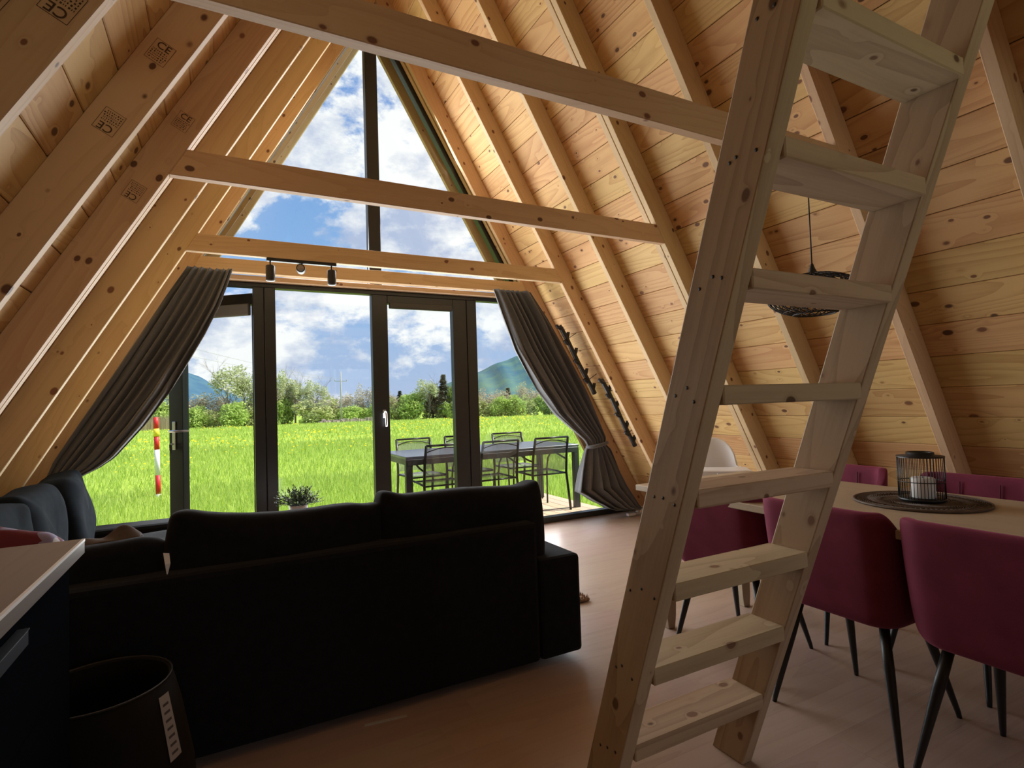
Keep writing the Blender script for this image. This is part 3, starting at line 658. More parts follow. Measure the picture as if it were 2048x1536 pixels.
# ------------------------------------------------------------------ curtains
def interp(tab, z):
    tab = sorted(tab)
    if z <= tab[0][0]: return tab[0][1]
    for (a0, b0), (a1, b1) in zip(tab, tab[1:]):
        if z <= a1: return b0+(b1-b0)*(z-a0)/(a1-a0)
    return tab[-1][1]
def curtain(inner, outer, z0, z1, amp, side, label, pinch=None, pl=13):
    def fn(u, v):
        z = z0+(z1-z0)*v; xi = interp(inner, z); xo = interp(outer, z)
        x = xi+(xo-xi)*u**(1.15)
        wdt = abs(xo-xi); A_ = interp(amp, z)
        f = math.sin(u*PI*2*pl*.5+1.4*math.sin(z*2.1+u*5)+1.1*math.sin(u*9+side))+.35*math.sin(u*PI*1.6*pl+z*3.2+2*math.sin(u*6))+.5*math.sin(u*7.3+z*2)
        y_ = A_*f
        x += .25*A_*math.cos(u*PI*pl+z*3)*(1 if .03 < u < .97 else 0)
        return (x, 4.49+y_, z)
    c = root('curtain', ((interp(inner, z0)+interp(outer, z0))/2, 4.49, z0), label, 'curtain')
    mb = MB().grid(fn, 220, 90); ox, oy, oz = c.location; mb.v = [(x-ox, y_-oy, z-oz) for x, y_, z in mb.v]
    mb.obj('drape', CURT, c, solid=.003)
    return c
rin = [(.06, 3.75), (.10, 3.42), (.16, 3.33), (.2, 3.24), (.28, 3.12), (.31, 3.05), (.52, 3.10), (.70, 3.15), (.755, 3.185), (.80, 3.16), (.83, 3.13), (.942, 2.99), (1.079, 2.824), (1.313, 2.639), (1.502, 2.522), (1.688, 2.412), (2.008, 2.283), (2.24, 2.20)]
rin = [(z, x) for z, x in rin]
rout = [(.06, 3.83), (.7, 3.47), (.76, 3.40), (.82, 3.41), (1.3, 3.17), (2.0, 2.77), (2.24, 2.60)]
cR = curtain(rin, rout, .07, 2.24, [(.07, .05), (.5, .035), (.7, .014), (.76, .010), (.82, .014), (1.2, .03), (2.1, .028), (2.24, .022)], 1, 'charcoal curtain on the right, gathered by a tie-back')
def tieb(cx, cz, r_, par):
    mb = MB(); ox, oy, oz = par.location
    mb.tube([(cx-ox+r_*math.cos(a_), 4.49-oy+.055*math.sin(a_), cz-oz+.018*math.cos(a_)) for a_ in np.linspace(0, 2*PI, 28)[:-1]], .017, 8, closed=True); mb.obj('tie_back', CURT, par)
tieb(3.30, .755, .115, cR)
lin = [(z, x) for x, z in [(.082, 2.232), (.038, 2.089), (-.003, 1.969), (-.1, 1.755), (-.195, 1.575), (-.318, 1.348), (-.465, 1.129), (-.634, .921), (-.715, .862), (-.834, .80), (-.865, .697), (-.84, .5), (-.86, .10)]]
lout = [(.1, -1.36), (.7, -1.06), (.80, -.995), (.92, -.95), (1.5, -.62), (2.0, -.34), (2.24, -.20)]
cL = curtain(lin, lout, .09, 2.24, [(.09, .03), (.7, .012), (.8, .012), (1.1, .022), (1.6, .028), (2.24, .022)], -1, 'charcoal curtain on the left, swept down behind the sofa corner')
tieb(-.92, .76, .075, cL)

# ------------------------------------------------------------------ rug, coffee table, plant, extension socket
RUGM = plain('brown_rug', (.26, .16, .10), .95, noise=.45, nscale=60)
mb = MB(); mb.box((0, 0, .012), (1.75, 1.40, .02)); rg_ = mb.obj('rug', RUGM, None, (1.06, 3.46, 0), bevel=.008); tag(rg_, 'brown shaggy rug, one corner showing past the sofa arm', 'rug')
mb = MB()
for k in range(2600):
    e_ = random.random(); xx, yy = ((random.uniform(-.87, .87), random.choice((-1, 1))*random.uniform(.60, .70)) if e_ < .5 else (random.choice((-1, 1))*random.uniform(.77, .875), random.uniform(-.69, .69)))
    hx_, hy_ = random.uniform(-.014, .014), random.uniform(-.014, .014); mb.add([(xx-.004, yy, .02), (xx+.004, yy+.002, .02), (xx+hx_, yy+hy_, .038)], [(0, 1, 2)])
pile = mb.obj('pile', RUGM, rg_, fix=False); pile['kind'] = 'stuff'
ct = root('coffee_table', (.44, 3.85, 0), 'low round side table behind the sofa back, carrying the plant', 'table')
mb = MB(); mb.lathe([(0, .43), (.28, .43), (.285, .437), (.285, .443), (.28, .45), (0, .45)], n=40); mb.obj('tabletop', WHITE, ct)
for k in range(3):
    a_ = 2*PI*k/3; mb = MB(); mb.tube([(.14*math.cos(a_), .14*math.sin(a_), .43), (.24*math.cos(a_), .24*math.sin(a_), .021)], [.014, .010], 10); mb.obj('leg', TABLEM, ct)
pl_ = root('potted_plant', (.44, 3.92, .45), 'small bushy plant in a white pot between the sofa back and the windows', 'plant')
mb = MB(); mb.lathe([(0, 0), (.044, 0), (.046, .004), (.059, .12), (.056, .122), (.054, .11), (0, .105)], n=28); mb.obj('pot', plain('white_pot', (.5, .47, .52), .5), pl_)
LEAF = plain('dark_leaf', (.035, .06, .022), .45, noise=.35, nscale=30)
mb = MB(); R_ = random.Random(5)
for k in range(120):
    az = R_.uniform(0, 2*PI); el = R_.uniform(.35, 1.5); ln_ = R_.uniform(.10, .165)
    d_ = Vector((math.cos(az)*math.cos(el), math.sin(az)*math.cos(el), math.sin(el)))
    b0 = Vector((.02*math.cos(az), .02*math.sin(az), .11)); pts = [b0+d_*ln_*t_+Vector((0, 0, -.03*t_*t_)) for t_ in (0, .35, .7, 1)]
    mb.tube(pts, .0011, 3)
    for j in range(9):
        t_ = .25+.75*j/8; p_ = b0+d_*ln_*t_+Vector((0, 0, -.03*t_*t_)); q_ = (d_+Vector((R_.uniform(-.9, .9), R_.uniform(-.9, .9), R_.uniform(-.3, .7)))).normalized(); s_ = q_.cross(Vector((R_.uniform(-1, 1), R_.uniform(-1, 1), 1))).normalized()
        l_ = R_.uniform(.016, .026); mb.add([p_, p_+q_*l_*.5+s_*.0036, p_+q_*l_, p_+q_*l_*.5-s_*.0036], [(0, 1, 2, 3)])
fo = mb.obj('foliage', LEAF, pl_, fix=False)
ps = root('power_strip', (3.70, 4.50, 0), 'white plug and cable on the floor under the right curtain', 'cable')
mb = MB(); mb.box((0, 0, .018), (.10, .04, .03)); mb.obj('plug', WHITE, ps, bevel=.008)
mb = MB(); mb.tube([(.05, 0, .015), (.09, .01, .02), (.13, .03, .03), (.12, .07, .02)], .004, 6); mb.obj('cord', WHITE, ps)
#@@PART3
# ------------------------------------------------------------------ deck
dk = root('deck', kind='structure')
mb = MB(); mb.bb((-3.3, YF+.06, -.20), (3.92, 7.36, -.09)); mb.obj('deck_frame', plain('deck_underside', (.12, .09, .07), .9), dk)
x = -3.3
while x < 3.9:
    beam('plank', (x+.072, YF+.05, -.073), (x+.072, 7.385, -.073), .140, .026, (0, 0, 1), DECKM, dk, ch=.003); x += .1445
# ------------------------------------------------------------------ garden table and chairs
gt = root('garden_table', (2.695, 5.92, -.06), 'long grey metal garden table on the wooden deck', 'table')
TABT = plain('grey_tabletop', (.10, .115, .15), .25, metal=.2)
mb = MB(); mb.bb((-1.055, -.45, .715), (1.055, .45, .745)); mb.obj('tabletop', TABT, gt, bevel=.004)
for sy in (-1, 1): mb = MB(); mb.bb((-1.04, sy*.44-.012, .655), (1.04, sy*.44+.012, .715)); mb.obj('rail', GREYM, gt, bevel=.003)
for sx in (-1, 1): mb = MB(); mb.bb((sx*1.03-.012, -.44, .655), (sx*1.03+.012, .44, .715)); mb.obj('rail', GREYM, gt, bevel=.003)
for sx in (-1, 1):
    for sy in (-1, 1): mb = MB(); mb.bb((sx*1.02-.035, sy*.42-.03, 0), (sx*1.02+.035, sy*.42+.03, .715)); mb.obj('leg', GREYM, gt, bevel=.004)
MESHM = bpy.data.materials.new('grey_sling_mesh'); MESHM.use_nodes = True; t_ = MESHM.node_tree
pb = t_.nodes['Principled BSDF']; pb.inputs['Base Color'].default_value = (.24, .24, .26, 1); pb.inputs['Roughness'].default_value = .7
tr_ = t_.nodes.new('ShaderNodeBsdfTransparent'); ms = t_.nodes.new('ShaderNodeMixShader'); ms.inputs[0].default_value = .55
t_.links.new(tr_.outputs[0], ms.inputs[1]); t_.links.new(pb.outputs[0], ms.inputs[2]); t_.links.new(ms.outputs[0], t_.nodes['Material Output'].inputs[0])
DKM = plain('dark_grey_tube', (.02, .02, .022), .35, metal=.3)
def garden_chair():
    r = root('garden_chair')
    for sx in (-1, 1):
        mb = MB(); mb.tube([(sx*.225, -.275, 0), (sx*.228, -.235, .22), (sx*.228, -.20, .43), (sx*.225, -.225, .65), (sx*.218, -.275, .845)], .0145, 10); mb.obj('back_post', DKM, r)
        mb = MB(); mb.tube([(sx*.235, .26, 0), (sx*.235, .25, .43), (sx*.240, .225, .56), (sx*.245, .17, .625), (sx*.245, .05, .64), (sx*.242, -.10, .60), (sx*.230, -.215, .58)], .0105, 10); mb.obj('arm_and_leg', DKM, r)
        mb = MB(); mb.tube([(sx*.215, -.20, .42), (sx*.215, .24, .43)], .011, 8); mb.obj('seat_rail', DKM, r)
    mb = MB(); mb.tube([(-.218, -.275, .845), (.218, -.275, .845)], .012, 8); mb.obj('top_bar', DKM, r)
    mb = MB(); mb.tube([(-.218, -.255, .775)]+[(-.218+.436*t_, -.258-.012*math.sin(PI*t_), .775+.045*math.sin(PI*t_)) for t_ in (.15, .3, .5, .7, .85)]+[(.218, -.255, .775)], .006, 6); mb.obj('back_brace', DKM, r)
    for y_ in (-.20, .24): mb = MB(); mb.tube([(-.215, y_, .422), (.215, y_, .422)], .010, 8); mb.obj('cross_bar', DKM, r)
    mb = MB().grid(lambda u, v: (-.212+.424*u, -.205-.035*v*v-.03*v-.006*math.sin(PI*u), .46+.36*v), 8, 10); mb.obj('back_sling', MESHM, r, fix=False)
    mb = MB().grid(lambda u, v: (-.212+.424*u, -.195+.43*v, .432-.012*math.sin(PI*v)*math.sin(PI*u)), 8, 8); mb.obj('seat_sling', MESHM, r, fix=False)
    return r
g0 = garden_chair()
gs = [(3.345, 5.69, 0, 'garden chair nearest the right curtain, back towards the house'),
      (2.69, 5.70, 2, 'garden chair half hidden by the dark post right of the door, back towards the house'),
      (2.07, 5.69, -2, 'garden chair seen through the door pane, back towards the house'),
      (3.46, 6.52, 178, 'garden chair on the far side of the table, showing above its right end'),
      (2.78, 6.52, 180, 'garden chair on the far side of the table, mostly behind the door post'),
      (2.14, 6.50, 182, 'garden chair on the far side of the table, at its left end')]
for i, (x, y_, rz, lb_) in enumerate(gs):
    o = g0 if i == 0 else copy_tree(g0)
    o.location = (x, y_, -.06); o.rotation_euler = (0, 0, math.radians(rz)); tag(o, lb_, 'chair', 'garden chairs around the outdoor table')
# ------------------------------------------------------------------ meadow
def gz(az, r):
    if r < 62: z = -.35
    else: z = 1.2-.025*min(r, 150)
    if r > 150 and az > math.radians(26.5):
        k = min(1, (az-math.radians(26.5))/math.radians(2.2)); e_ = -.025+(.027)*min(1, (r-150)/100)*k
        z = 1.2+e_*min(r, 300)
    return z
azs = [math.radians(a_) for a_ in list(range(-180, -20, 10))+list(range(-20, 60, 1))+list(range(60, 181, 10))]
rs = [0, 3, 6, 9, 14, 20, 30, 45, 61.9, 64, 80, 100, 125, 150, 165, 180, 200, 225, 250, 300, 500, 1200]
vs = [(r*math.sin(a_), r*math.cos(a_), gz(a_, r)) for r in rs for a_ in azs]; n_ = len(azs)
fs = [(j*n_+i, j*n_+i+1, (j+1)*n_+i+1, (j+1)*n_+i) for j in range(len(rs)-1) for i in range(n_-1)]
gm, gtt, gp = newmat('meadow_ground')
tcx = gtt.nodes.new('ShaderNodeTexCoord'); nz = gtt.nodes.new('ShaderNodeTexNoise'); nz.inputs['Scale'].default_value = .09; nz.inputs['Detail'].default_value = 9; nz.inputs['Roughness'].default_value = .65
gtt.links.new(tcx.outputs['Object'], nz.inputs['Vector']); cr2 = gtt.nodes.new('ShaderNodeValToRGB'); gtt.links.new(nz.outputs[0], cr2.inputs[0])
cr2.color_ramp.elements[0].position = .35; cr2.color_ramp.elements[0].color = (.27, .40, .05, 1); cr2.color_ramp.elements[1].position = .65; cr2.color_ramp.elements[1].color = (.40, .52, .08, 1)
gtt.links.new(cr2.outputs[0], gp.inputs['Base Color']); gp.inputs['Roughness'].default_value = .9; gp.inputs['Specular IOR Level'].default_value = .1
md = MB().add(vs, fs, True).obj('meadow', gm, None); md['kind'] = 'structure'
# grass blades
def np_mesh(name, V, F, mat, parent=None, smooth=False):
    me = bpy.data.meshes.new(name); nv, nf, k = len(V), len(F), F.shape[1]
    me.vertices.add(nv); me.vertices.foreach_set('co', V.astype(np.float32).ravel())
    me.loops.add(nf*k); me.loops.foreach_set('vertex_index', F.astype(np.int32).ravel())
    me.polygons.add(nf); me.polygons.foreach_set('loop_start', np.arange(0, nf*k, k, dtype=np.int32)); me.update(calc_edges=True)
    me.materials.append(mat)
    o = bpy.data.objects.new(name, me); COL.objects.link(o); o.parent = parent; return o
def leafmat(name, ca, cb_, trans=.35, rough=.6):
    mt = bpy.data.materials.new(name); mt.use_nodes = True; t = mt.node_tree; t.nodes.clear(); nn = t.nodes.new
    o = nn('ShaderNodeOutputMaterial'); d = nn('ShaderNodeBsdfDiffuse'); tl = nn('ShaderNodeBsdfTranslucent'); mxs = nn('ShaderNodeMixShader'); mxs.inputs[0].default_value = trans
    g = nn('ShaderNodeNewGeometry'); r = nn('ShaderNodeValToRGB'); t.links.new(g.outputs['Random Per Island'], r.inputs[0])
    r.color_ramp.elements[0].color = (*ca, 1); r.color_ramp.elements[1].color = (*cb_, 1)
    for q in (d, tl): t.links.new(r.outputs[0], q.inputs[0])
    t.links.new(d.outputs[0], mxs.inputs[1]); t.links.new(tl.outputs[0], mxs.inputs[2]); t.links.new(mxs.outputs[0], o.inputs[0])
    return mt
GRASS = leafmat('grass_blades', (.37, .52, .07), (.62, .74, .22), .5)
def scatter(n, r0, r1, az0=-16, az1=44):
    r = np.sqrt(rng.uniform(r0*r0, r1*r1, n)); a_ = np.radians(rng.uniform(az0, az1, n)); return r*np.sin(a_), r*np.cos(a_), r, a_
X, Y, Rr = [], [], []
for n, r0, r1 in ((42000, 6.5, 13), (42000, 13, 27), (36000, 27, 62)):
    x_, y_, r_, _ = scatter(n, r0, r1); X.append(x_); Y.append(y_); Rr.append(r_)
X, Y, Rr = map(np.concatenate, (X, Y, Rr)); keep = ~((X < 4.0) & (X > -3.4) & (Y < 7.45)) & (Y > 5.2); X, Y, Rr = X[keep], Y[keep], Rr[keep]
n = len(X); s_ = np.clip(Rr/9, .9, 4.2); hgt = rng.uniform(.08, .17, n)*np.clip(s_, 1, 1.25); wd = .007*s_*rng.uniform(.7, 1.5, n); th = rng.uniform(0, 2*PI, n); ln = rng.uniform(0, .6, n)*hgt; t2 = rng.uniform(0, 2*PI, n)
B = np.stack([X, Y, np.full(n, -.35)], 1); T = B+np.stack([ln*np.cos(t2), ln*np.sin(t2), hgt], 1); S = np.stack([wd*np.cos(th), wd*np.sin(th), np.zeros(n)], 1)
V = np.stack([B-S, B+S, T], 1).reshape(-1, 3); F = np.arange(3*n).reshape(-1, 3)
gr = np_mesh('grass', V, F, GRASS); tag(gr, 'bright green meadow grass beyond the deck', 'grass', kind='stuff')
YEL = leafmat('dandelion_yellow', (.85, .62, .02), (.95, .75, .05), .2)
vv, ff = [], []
for n, r0, r1, s0 in ((130, 8, 16, .018), (300, 16, 30, .027), (900, 30, 62, .048)):
    x_, y_, r_, _ = scatter(n, r0, r1)
    dn = np.sin(x_*.31+1)*np.cos(y_*.23)+np.sin(x_*.11-y_*.17)
    for a_, b_, q in zip(x_, y_, dn):
        if q < -.35 or (-3.4 < a_ < 4 and b_ < 7.6): continue
        k = len(vv); z = -.35+random.uniform(.12, .20); s1 = s0*random.uniform(.7, 1.3)
        for j in range(6): vv.append((a_+s1*math.cos(j*PI/3), b_+s1*math.sin(j*PI/3)*.9, z+s1*.5*math.sin(j*PI/3)))
        ff.append([k+j for j in range(6)])
dl = np_mesh('dandelions', np.array(vv), np.array(ff), YEL); tag(dl, 'yellow dandelions scattered through the meadow', 'flowers', kind='stuff')
# ------------------------------------------------------------------ hills
def hill(name, ridge, ca, cb_, depth, base, nscale=.02):  # forest colours tinted blue-green to paint in distance haze
    mt, t, p = newmat(name+'_haze_forest'); tcx = t.nodes.new('ShaderNodeTexCoord'); n1 = t.nodes.new('ShaderNodeTexNoise'); n1.inputs['Scale'].default_value = nscale; n1.inputs['Detail'].default_value = 8; n1.inputs['Roughness'].default_value = .7
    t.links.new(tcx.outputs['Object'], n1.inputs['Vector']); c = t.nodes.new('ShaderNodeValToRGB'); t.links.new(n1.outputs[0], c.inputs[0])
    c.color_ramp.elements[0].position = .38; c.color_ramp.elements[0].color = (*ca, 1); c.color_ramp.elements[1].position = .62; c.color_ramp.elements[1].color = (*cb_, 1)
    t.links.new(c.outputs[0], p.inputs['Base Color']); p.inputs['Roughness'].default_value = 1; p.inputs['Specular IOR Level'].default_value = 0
    pts = []
    for (a0, b0) in zip(ridge, ridge[1:]):
        for j in range(16): pts.append([a0[i]+(b0[i]-a0[i])*j/16 for i in range(3)])
    pts.append(list(ridge[-1])); rr = random.Random(3); vs, fs = [], []; K = 14; n_ = len(pts)
    for j in range(K+4):
        for i, (x_, y_, h_) in enumerate(pts):
            d_ = math.hypot(x_, y_); f_ = min(1, j/K); sc_ = 1-depth*(1-f_)/d_
            if j > K: sc_ = 1+(j-K)*60/d_
            z = base+(h_+2-base)*(math.sin(f_*PI/2)**1.2) if j <= K else h_-(j-K)*12
            z += (rr.uniform(-1, 1)*.5 if j == K else 0)+1.5*math.sin(i*.21+j*.5)*math.sin(f_*PI)
            vs.append((x_*sc_, y_*sc_, z))
    fs = [(j*n_+i, j*n_+i+1, (j+1)*n_+i+1, (j+1)*n_+i) for j in range(K+3) for i in range(n_-1)]
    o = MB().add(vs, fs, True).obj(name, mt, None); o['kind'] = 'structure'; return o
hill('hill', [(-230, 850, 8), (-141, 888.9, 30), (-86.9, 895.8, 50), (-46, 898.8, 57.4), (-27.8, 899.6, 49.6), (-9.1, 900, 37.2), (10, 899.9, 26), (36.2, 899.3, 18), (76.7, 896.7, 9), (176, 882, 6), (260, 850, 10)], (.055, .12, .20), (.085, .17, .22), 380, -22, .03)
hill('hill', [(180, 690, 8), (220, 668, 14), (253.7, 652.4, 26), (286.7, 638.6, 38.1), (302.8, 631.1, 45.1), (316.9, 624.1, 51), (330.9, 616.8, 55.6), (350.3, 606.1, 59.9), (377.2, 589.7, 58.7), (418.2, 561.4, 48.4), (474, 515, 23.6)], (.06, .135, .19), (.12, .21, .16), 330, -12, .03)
# ------------------------------------------------------------------ trees, bushes
BARK = plain('pale_bark', (.20, .17, .14), .9); BARK2 = plain('grey_bark', (.27, .235, .22), .9)
def crown_mesh(n, w, h, z0, leaf, seed, blobs=9, hollow=.55):
    R_ = np.random.default_rng(seed); lo = -.02 if z0 < .5 else .25; cs = [(R_.uniform(-.30, .30)*w, R_.uniform(-.30, .30)*w, z0+h*R_.uniform(lo, .75), R_.uniform(.22, .38)) for _ in range(blobs+(6 if z0 < .5 else 0))]
    cs.append((0, 0, z0+h*.5, .42)); k = R_.integers(0, len(cs), n); C_ = np.array([c[:3] for c in cs])[k]; rad = np.array([c[3] for c in cs])[k]
    d = R_.normal(size=(n, 3)); d /= np.linalg.norm(d, axis=1)[:, None]; rr = rad*R_.uniform(hollow, 1, n)
    P = C_+d*np.stack([rr*w*.62, rr*w*.62, rr*h*.8], 1); P[:, 2] = np.maximum(P[:, 2], z0*.5+.05)
    u = R_.normal(size=(n, 3)); u /= np.linalg.norm(u, axis=1)[:, None]; v = np.cross(u, R_.normal(size=(n, 3))); v /= np.linalg.norm(v, axis=1)[:, None]
    s = leaf*R_.uniform(.6, 1.3, n)[:, None]
    V = np.stack([P-u*s, P-v*s*.5, P+u*s, P+v*s*.5], 1).reshape(-1, 3); return V, np.arange(4*n).reshape(-1, 4)
def skeleton(h, w, seed, levels=3, thin=.05, lean=.5):
    R_ = random.Random(seed); mb = MB()
    def grow(p, d, l, r, lv):
        q = p+d*l; m_ = p.lerp(q, .5)+Vector((R_.uniform(-1, 1), R_.uniform(-1, 1), 0))*l*.05
        mb.tube([p, m_, q], [r, r*.8, r*.55], 4, cap=False)
        if lv == 0: return
        for _ in range(4 if lv > 1 else 5):
            t_ = R_.uniform(.35, 1); b_ = p.lerp(q, t_); a_ = R_.uniform(0, 2*PI)
            nd = (d+Vector((math.cos(a_), math.sin(a_), .25))*R_.uniform(.35, .8)*lean*1.6).normalized(); grow(b_, nd, l*R_.uniform(.45, .68), r*.5*(1.2-t_*.4), lv-1)
    grow(Vector((0, 0, 0)), Vector((0, 0, 1)), h*.52, thin*h*.35, levels)
    return mb
def tree_proto(name, h, w, crown, mat, bark, trunk=True, leaf=.22, n=2600, z0=.2, seed=1, skel=3, hollow=.5, blobs=9):
    r = root(name)
    V, F = crown_mesh(n, w, h-z0, z0, leaf, seed, blobs, hollow); o = np_mesh(crown, V, F, mat, r); o['kind'] = 'stuff'
    skeleton(h*.92, w, seed, skel, .035).obj('trunk', bark, r, fix=False)
    return r
G1 = leafmat('leaf_bright', (.36, .50, .13), (.58, .70, .24)); G2 = leafmat('leaf_olive', (.40, .46, .18), (.58, .60, .30)); G3 = leafmat('leaf_pale', (.46, .50, .28), (.66, .68, .46)); G4 = leafmat('leaf_brown_bud', (.46, .40, .31), (.60, .54, .40)); G5 = leafmat('spruce_needles', (.14, .18, .13), (.26, .31, .20), .2)  # leaf colours paled, with some distance haze mixed in
P_bright = tree_proto('green_bush', 5, 5.4, 'foliage', G1, BARK, n=3000, leaf=.22, z0=.1, seed=2, skel=2)
P_olive = tree_proto('olive_bush', 5, 5.4, 'foliage', G2, BARK, n=2600, leaf=.20, z0=.1, seed=5, skel=3)
P_sparse = tree_proto('tall_sparse_tree', 10, 5.2, 'foliage', G3, BARK2, n=1300, leaf=.20, z0=3.2, seed=8, skel=4, hollow=.3)
P_bare = tree_proto('budding_tree', 7, 5.4, 'foliage', G4, BARK2, n=1500, leaf=.16, z0=1.2, seed=12, skel=4, hollow=.3)
sp = root('spruce'); vs = []
R2 = np.random.default_rng(4); n = 2600; tt = R2.uniform(0, 1, n)**.8; aa = R2.uniform(0, 2*PI, n); zz = .5+8.2*tt; rr = (1-tt)*1.75*R2.uniform(.35, 1, n)*(.75+.25*np.sin(zz*6)); P_ = np.stack([rr*np.cos(aa), rr*np.sin(aa), zz-rr*.25], 1)
u = np.stack([np.cos(aa), np.sin(aa), -.35*np.ones(n)], 1)*.30; v = np.stack([-np.sin(aa), np.cos(aa), .2*np.ones(n)], 1)*.10
o = np_mesh('needles', np.stack([P_-u, P_-v, P_+u, P_+v], 1).reshape(-1, 3), np.arange(4*n).reshape(-1, 4), G5, sp); o['kind'] = 'stuff'
MB().tube([(0, 0, 0), (0, 0, 8.8)], [.14, .02], 6).obj('trunk', BARK, sp)
protos = dict(bright=(P_bright, 5, 5.4, [0]), olive=(P_olive, 5, 5.4, [0]), sparse=(P_sparse, 10, 5.2, [0]), bare=(P_bare, 7, 5.4, [0]), spruce=(sp, 8.8, 3.4, [0]))
meta = dict(bright=('bush', 'round fresh green bush in the hedge line at the far edge of the meadow', 'fresh green bushes at the meadow edge'),
            olive=('bush', 'olive yellow bush in the hedge line at the far edge of the meadow', 'olive bushes at the meadow edge'),
            sparse=('tree', 'tall thin pale tree in first leaf rising above the far hedge', 'tall sparse trees above the far hedge'),
            bare=('tree', 'brownish budding tree at the far edge of the meadow', 'budding trees at the meadow edge'),
            spruce=('tree', 'dark pointed spruce standing above the far hedge', 'spruces above the far hedge'))
KS = 1.935
T_ = dict(sparse=[(.5, 62, 6.3, 3.7), (2.0, 62, 5.5, 2.8), (5.5, 61.8, 5.6, 2.3), (6.8, 61.6, 4.9, 2.4), (8.8, 61.4, 4.6, 2.6), (7.4, 61.6, 4.1, 2.1), (20.4, 58.5, 4.5, 2.7), (-4.8, 61.8, 4.3, 2.9)],
 bright=[(1.1, 60, 2.5, 2.9), (-2.1, 60.5, 2.2, 2.6), (5.7, 61.7, 3.1, 2.2), (12.2, 60.0, 1.8, 3.0), (14, 60.4, 1.5, 2.4), (18.7, 59.1, 3.1, 3.2), (21.7, 57, 1.9, 1.6), (22.6, 57.7, 3.5, 1.9), (27.3, 54.5, 2.3, 2.6), (28.9, 54.2, 2.4, 3.0), (-5.2, 61, 2.7, 2.8), (7.7, 59.5, .7, 1.4), (15.2, 60.1, 2.3, 2.7), (31.8, 53.2, 2.4, 2.6)],
 olive=[(-.6, 61, 1.8, 2.6), (8.4, 60.4, 2.8, 4.2), (17.2, 59.6, 2.5, 2.5), (3.4, 61.9, 2.7, 3.1), (26.3, 56.1, 2.1, 2.9), (24, 57.2, 2.6, 3.4), (30, 54.3, 2.4, 2.5), (-7.1, 61.6, 2.9, 3.2), (10.3, 61, 1.9, 2.2), (-3.6, 61.5, 2.2, 2.6), (33.4, 52, 2.6, 3)],
 bare=[(12.9, 61.6, 3.2, 3.2), (14.3, 61.3, 3.9, 2.6), (15.7, 61, 3.1, 2.7), (19.4, 60.5, 3.0, 2.8), (10.6, 61.8, 2.6, 2.7), (24, 58.6, 3.4, 3.4), (30.2, 55, 3.6, 2.5), (-1.5, 62.5, 3.3, 3.4), (4.3, 62, 4.2, 3.1), (17.6, 61.2, 2.8, 2.6), (25.6, 57.8, 2.5, 3.0), (28.0, 56.4, 2.7, 3.0), (2.6, 63, 3.0, 3.2), (21.2, 59.5, 3.1, 2.6), (9.2, 63.5, 3.0, 3.6), (11.6, 64, 3.1, 3.6), (7.0, 64, 3.4, 3.4), (5.2, 64, 3.3, 3.4), (26.8, 59.5, 3.2, 3.2), (29, 57.8, 3.0, 3.0), (32, 55.5, 3.0, 3.2), (-.2, 64, 3.3, 3.4), (-3.2, 64, 3.2, 3.4), (16.6, 63, 3.2, 3.2), (22.4, 60.8, 3.2, 3.0)],
 spruce=[(21.9, 58, 4.4, 3.0), (21.0, 59.2, 3.5, 2.4), (23.2, 57.5, 4.0, 3.0), (17.9, 61.4, 3.0, 2.2), (29.4, 56.9, 3.0, 2.4)])
R_ = random.Random(9); ALLT = []
for kind_, lst in T_.items():
    pr_, ph_, pw_, used = protos[kind_]; cat_, lab_, grp_ = meta[kind_]
    for (x_, y_, h_, w_) in lst:
        o = pr_ if not used[0] else copy_tree(pr_); used[0] = 1
        d_ = math.hypot(x_, y_)*KS
        o.location = (x_*KS, y_*KS, gz(math.atan2(x_, y_), d_)-.1); o.rotation_euler = (0, 0, R_.uniform(0, 6.28)); sw = w_*KS/pw_*1.25; o.scale = (sw, sw, h_*KS/ph_*1.14)
        ALLT.append((x_/y_, kind_, o, cat_, lab_, grp_))
short = dict(bright='fresh green bush', olive='olive yellow bush', sparse='tall thin pale tree', bare='brownish budding tree', spruce='dark pointed spruce')
ordn = ['first', 'second', 'third', 'fourth', 'fifth', 'sixth', 'seventh']
def pane_of(tx):
    for lim, nm in ((-.055, 'left of the open door'), (.075, 'seen through the open door pane'), (.11, 'behind the post beside the open door'), (.26, 'seen through the middle pane'), (.29, 'behind the handle stile of the closed door'), (.40, 'seen through the closed door pane'), (.45, 'behind the post right of the closed door'), (9, 'seen through the pane by the right curtain')):
        if tx < lim: return nm
cnt = {}
for tx, kd, o, cat_, lab_, grp_ in sorted(ALLT, key=lambda q: q[0]):
    pn = pane_of(tx); i = cnt.get((kd, pn), 0); cnt[(kd, pn)] = i+1
    tag(o, '%s %s, %s from its left' % (short[kd], pn, ordn[i]), cat_, grp_)
# dry reeds under the hedge on the left and the field stones on the right
REED = leafmat('dry_reed', (.42, .33, .20), (.60, .50, .34), .2)
n = 1600; xr_ = rng.uniform(-16, -5.5, n); yr_ = rng.uniform(112, 116, n); hr_ = rng.uniform(1.4, 3.0, n); B = np.stack([xr_, yr_, np.full(n, -1.75)], 1); T = B+np.stack([rng.uniform(-.2, .2, n), np.zeros(n), hr_], 1); S = np.array([[.05, 0, 0]]); V = np.stack([B-S, B+S, T], 1).reshape(-1, 3)
o = np_mesh('dry_reeds', V, np.arange(3*n).reshape(-1, 3), REED); tag(o, 'dry brown reeds below the hedge, left of the open door', 'reeds', kind='stuff')
mb = MB()
for k in range(60): mb.box((20+random.uniform(-4, 8), 108.5+random.uniform(-.6, .6), -1.5+random.uniform(-.1, .35)), [random.uniform(.4, 1.0) for _ in range(3)], Matrix.Rotation(random.uniform(0, 3), 3, 'Z'))
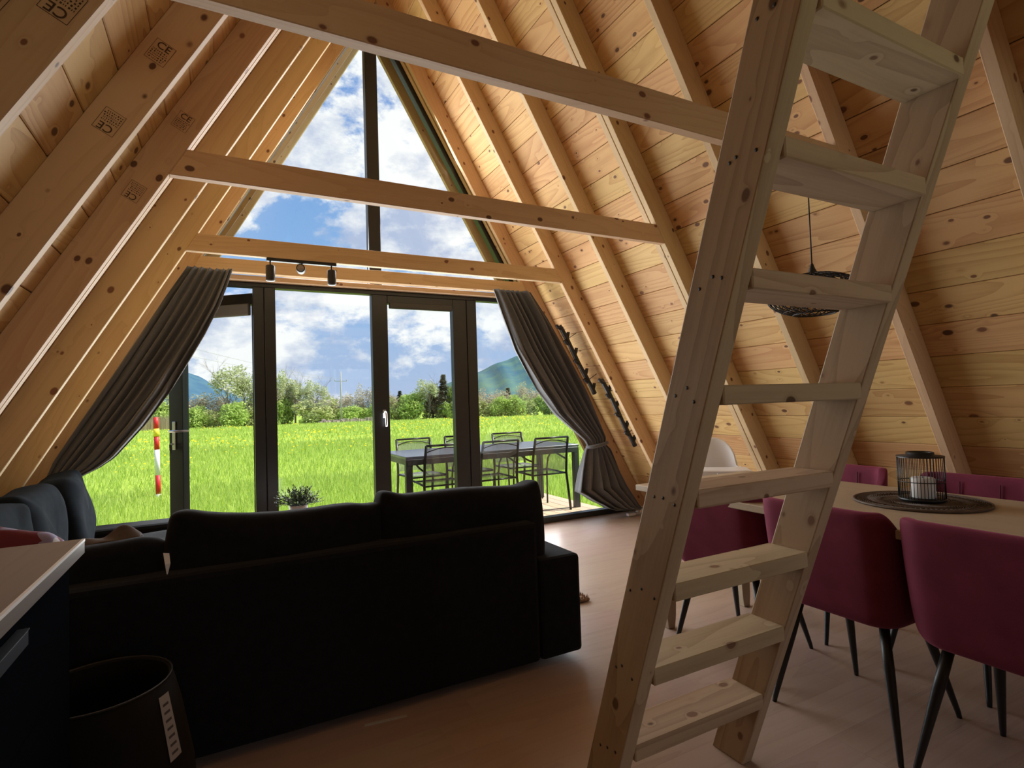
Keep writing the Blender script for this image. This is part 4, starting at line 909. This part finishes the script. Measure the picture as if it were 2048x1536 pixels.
o = mb.obj('stone_heap', plain('field_stone', (.42, .34, .30), .9, noise=.2, nscale=1)); tag(o, 'low heap of pale field stones at the foot of the utility pole', 'stones', kind='stuff')
# ------------------------------------------------------------------ utility pole, wires, marker pole, house
POLE = plain('grey_concrete_pole', (.36, .36, .37), .8)
up = root('utility_pole', (10.6*KS, 57*KS, -1.65), 'thin utility pole with a single crossarm at the meadow edge', 'pole')
MB().tube([(0, 0, 0), (0, 0, 10.0)], [.17, .11], 8).obj('pole', POLE, up); mb = MB(); mb.box((0, 0, 8.1), (2.3, .14, .12)); mb.obj('crossarm', POLE, up)
for x in (-1.08, 1.08): MB().tube([(x, 0, 8.1), (x, 0, 8.45)], .07, 6).obj('insulator', POLE, up)
for i, dx in enumerate((-1.08, 1.08)):
    A_ = Vector((10.6*KS+dx, 57*KS, 6.8)); B_ = Vector((-24+dx*2, 22, 10.5)); pts = [A_.lerp(B_, t_)-Vector((0, 0, 1.4*4*t_*(1-t_))) for t_ in np.linspace(0, 1, 24)]
    o = MB().tube(pts, .018, 4).obj('power_line', POLE); tag(o, ('power line from the left end of the crossarm', 'power line from the right end of the crossarm')[i], 'cable', 'power lines')
mp_ = root('marker_pole', (-1.03, 11.88, -.40), 'red and white striped marker pole standing in the grass', 'pole', rz=0); mp_.rotation_euler = (0, math.radians(-1.2), 0)
RED = plain('signal_red', (.62, .02, .02), .5); WHT = plain('signal_white', (.8, .8, .8), .5); YLW = plain('signal_yellow', (.85, .7, .05), .5)
for nm, z0, z1, m_, r_ in (('band', 1.34, 1.545, RED, .042), ('reflector', 1.20, 1.34, YLW, .048), ('band', .96, 1.20, RED, .042), ('band', .50, .96, WHT, .042), ('band', .16, .50, RED, .042), ('band', 0, .16, WHT, .042)):
    MB().cyl((0, 0, z0), (0, 0, z1), r_, n=14).obj(nm, m_, mp_)
hs_ = root('farmhouse', (127, 215, .6), 'small far farmhouse with a dark roof on the right hillside', 'house')
mb = MB(); mb.box((0, 0, 1.2), (6, 5, 2.4)); mb.obj('wall', plain('render_wall', (.5, .48, .45), .9), hs_)
mb = MB(); mb.prism([(-3.6, -3, 2.3), (3.6, -3, 2.3), (0, -3, 5.0)], (0, 6, 0)); mb.obj('roof', plain('slate_roof', (.20, .19, .20), .8), hs_)
for x in (-1.6, 1.2): mb = MB(); mb.box((x, -2.52, 1.3), (.9, .06, .9)); mb.obj('window', BLACK, hs_)
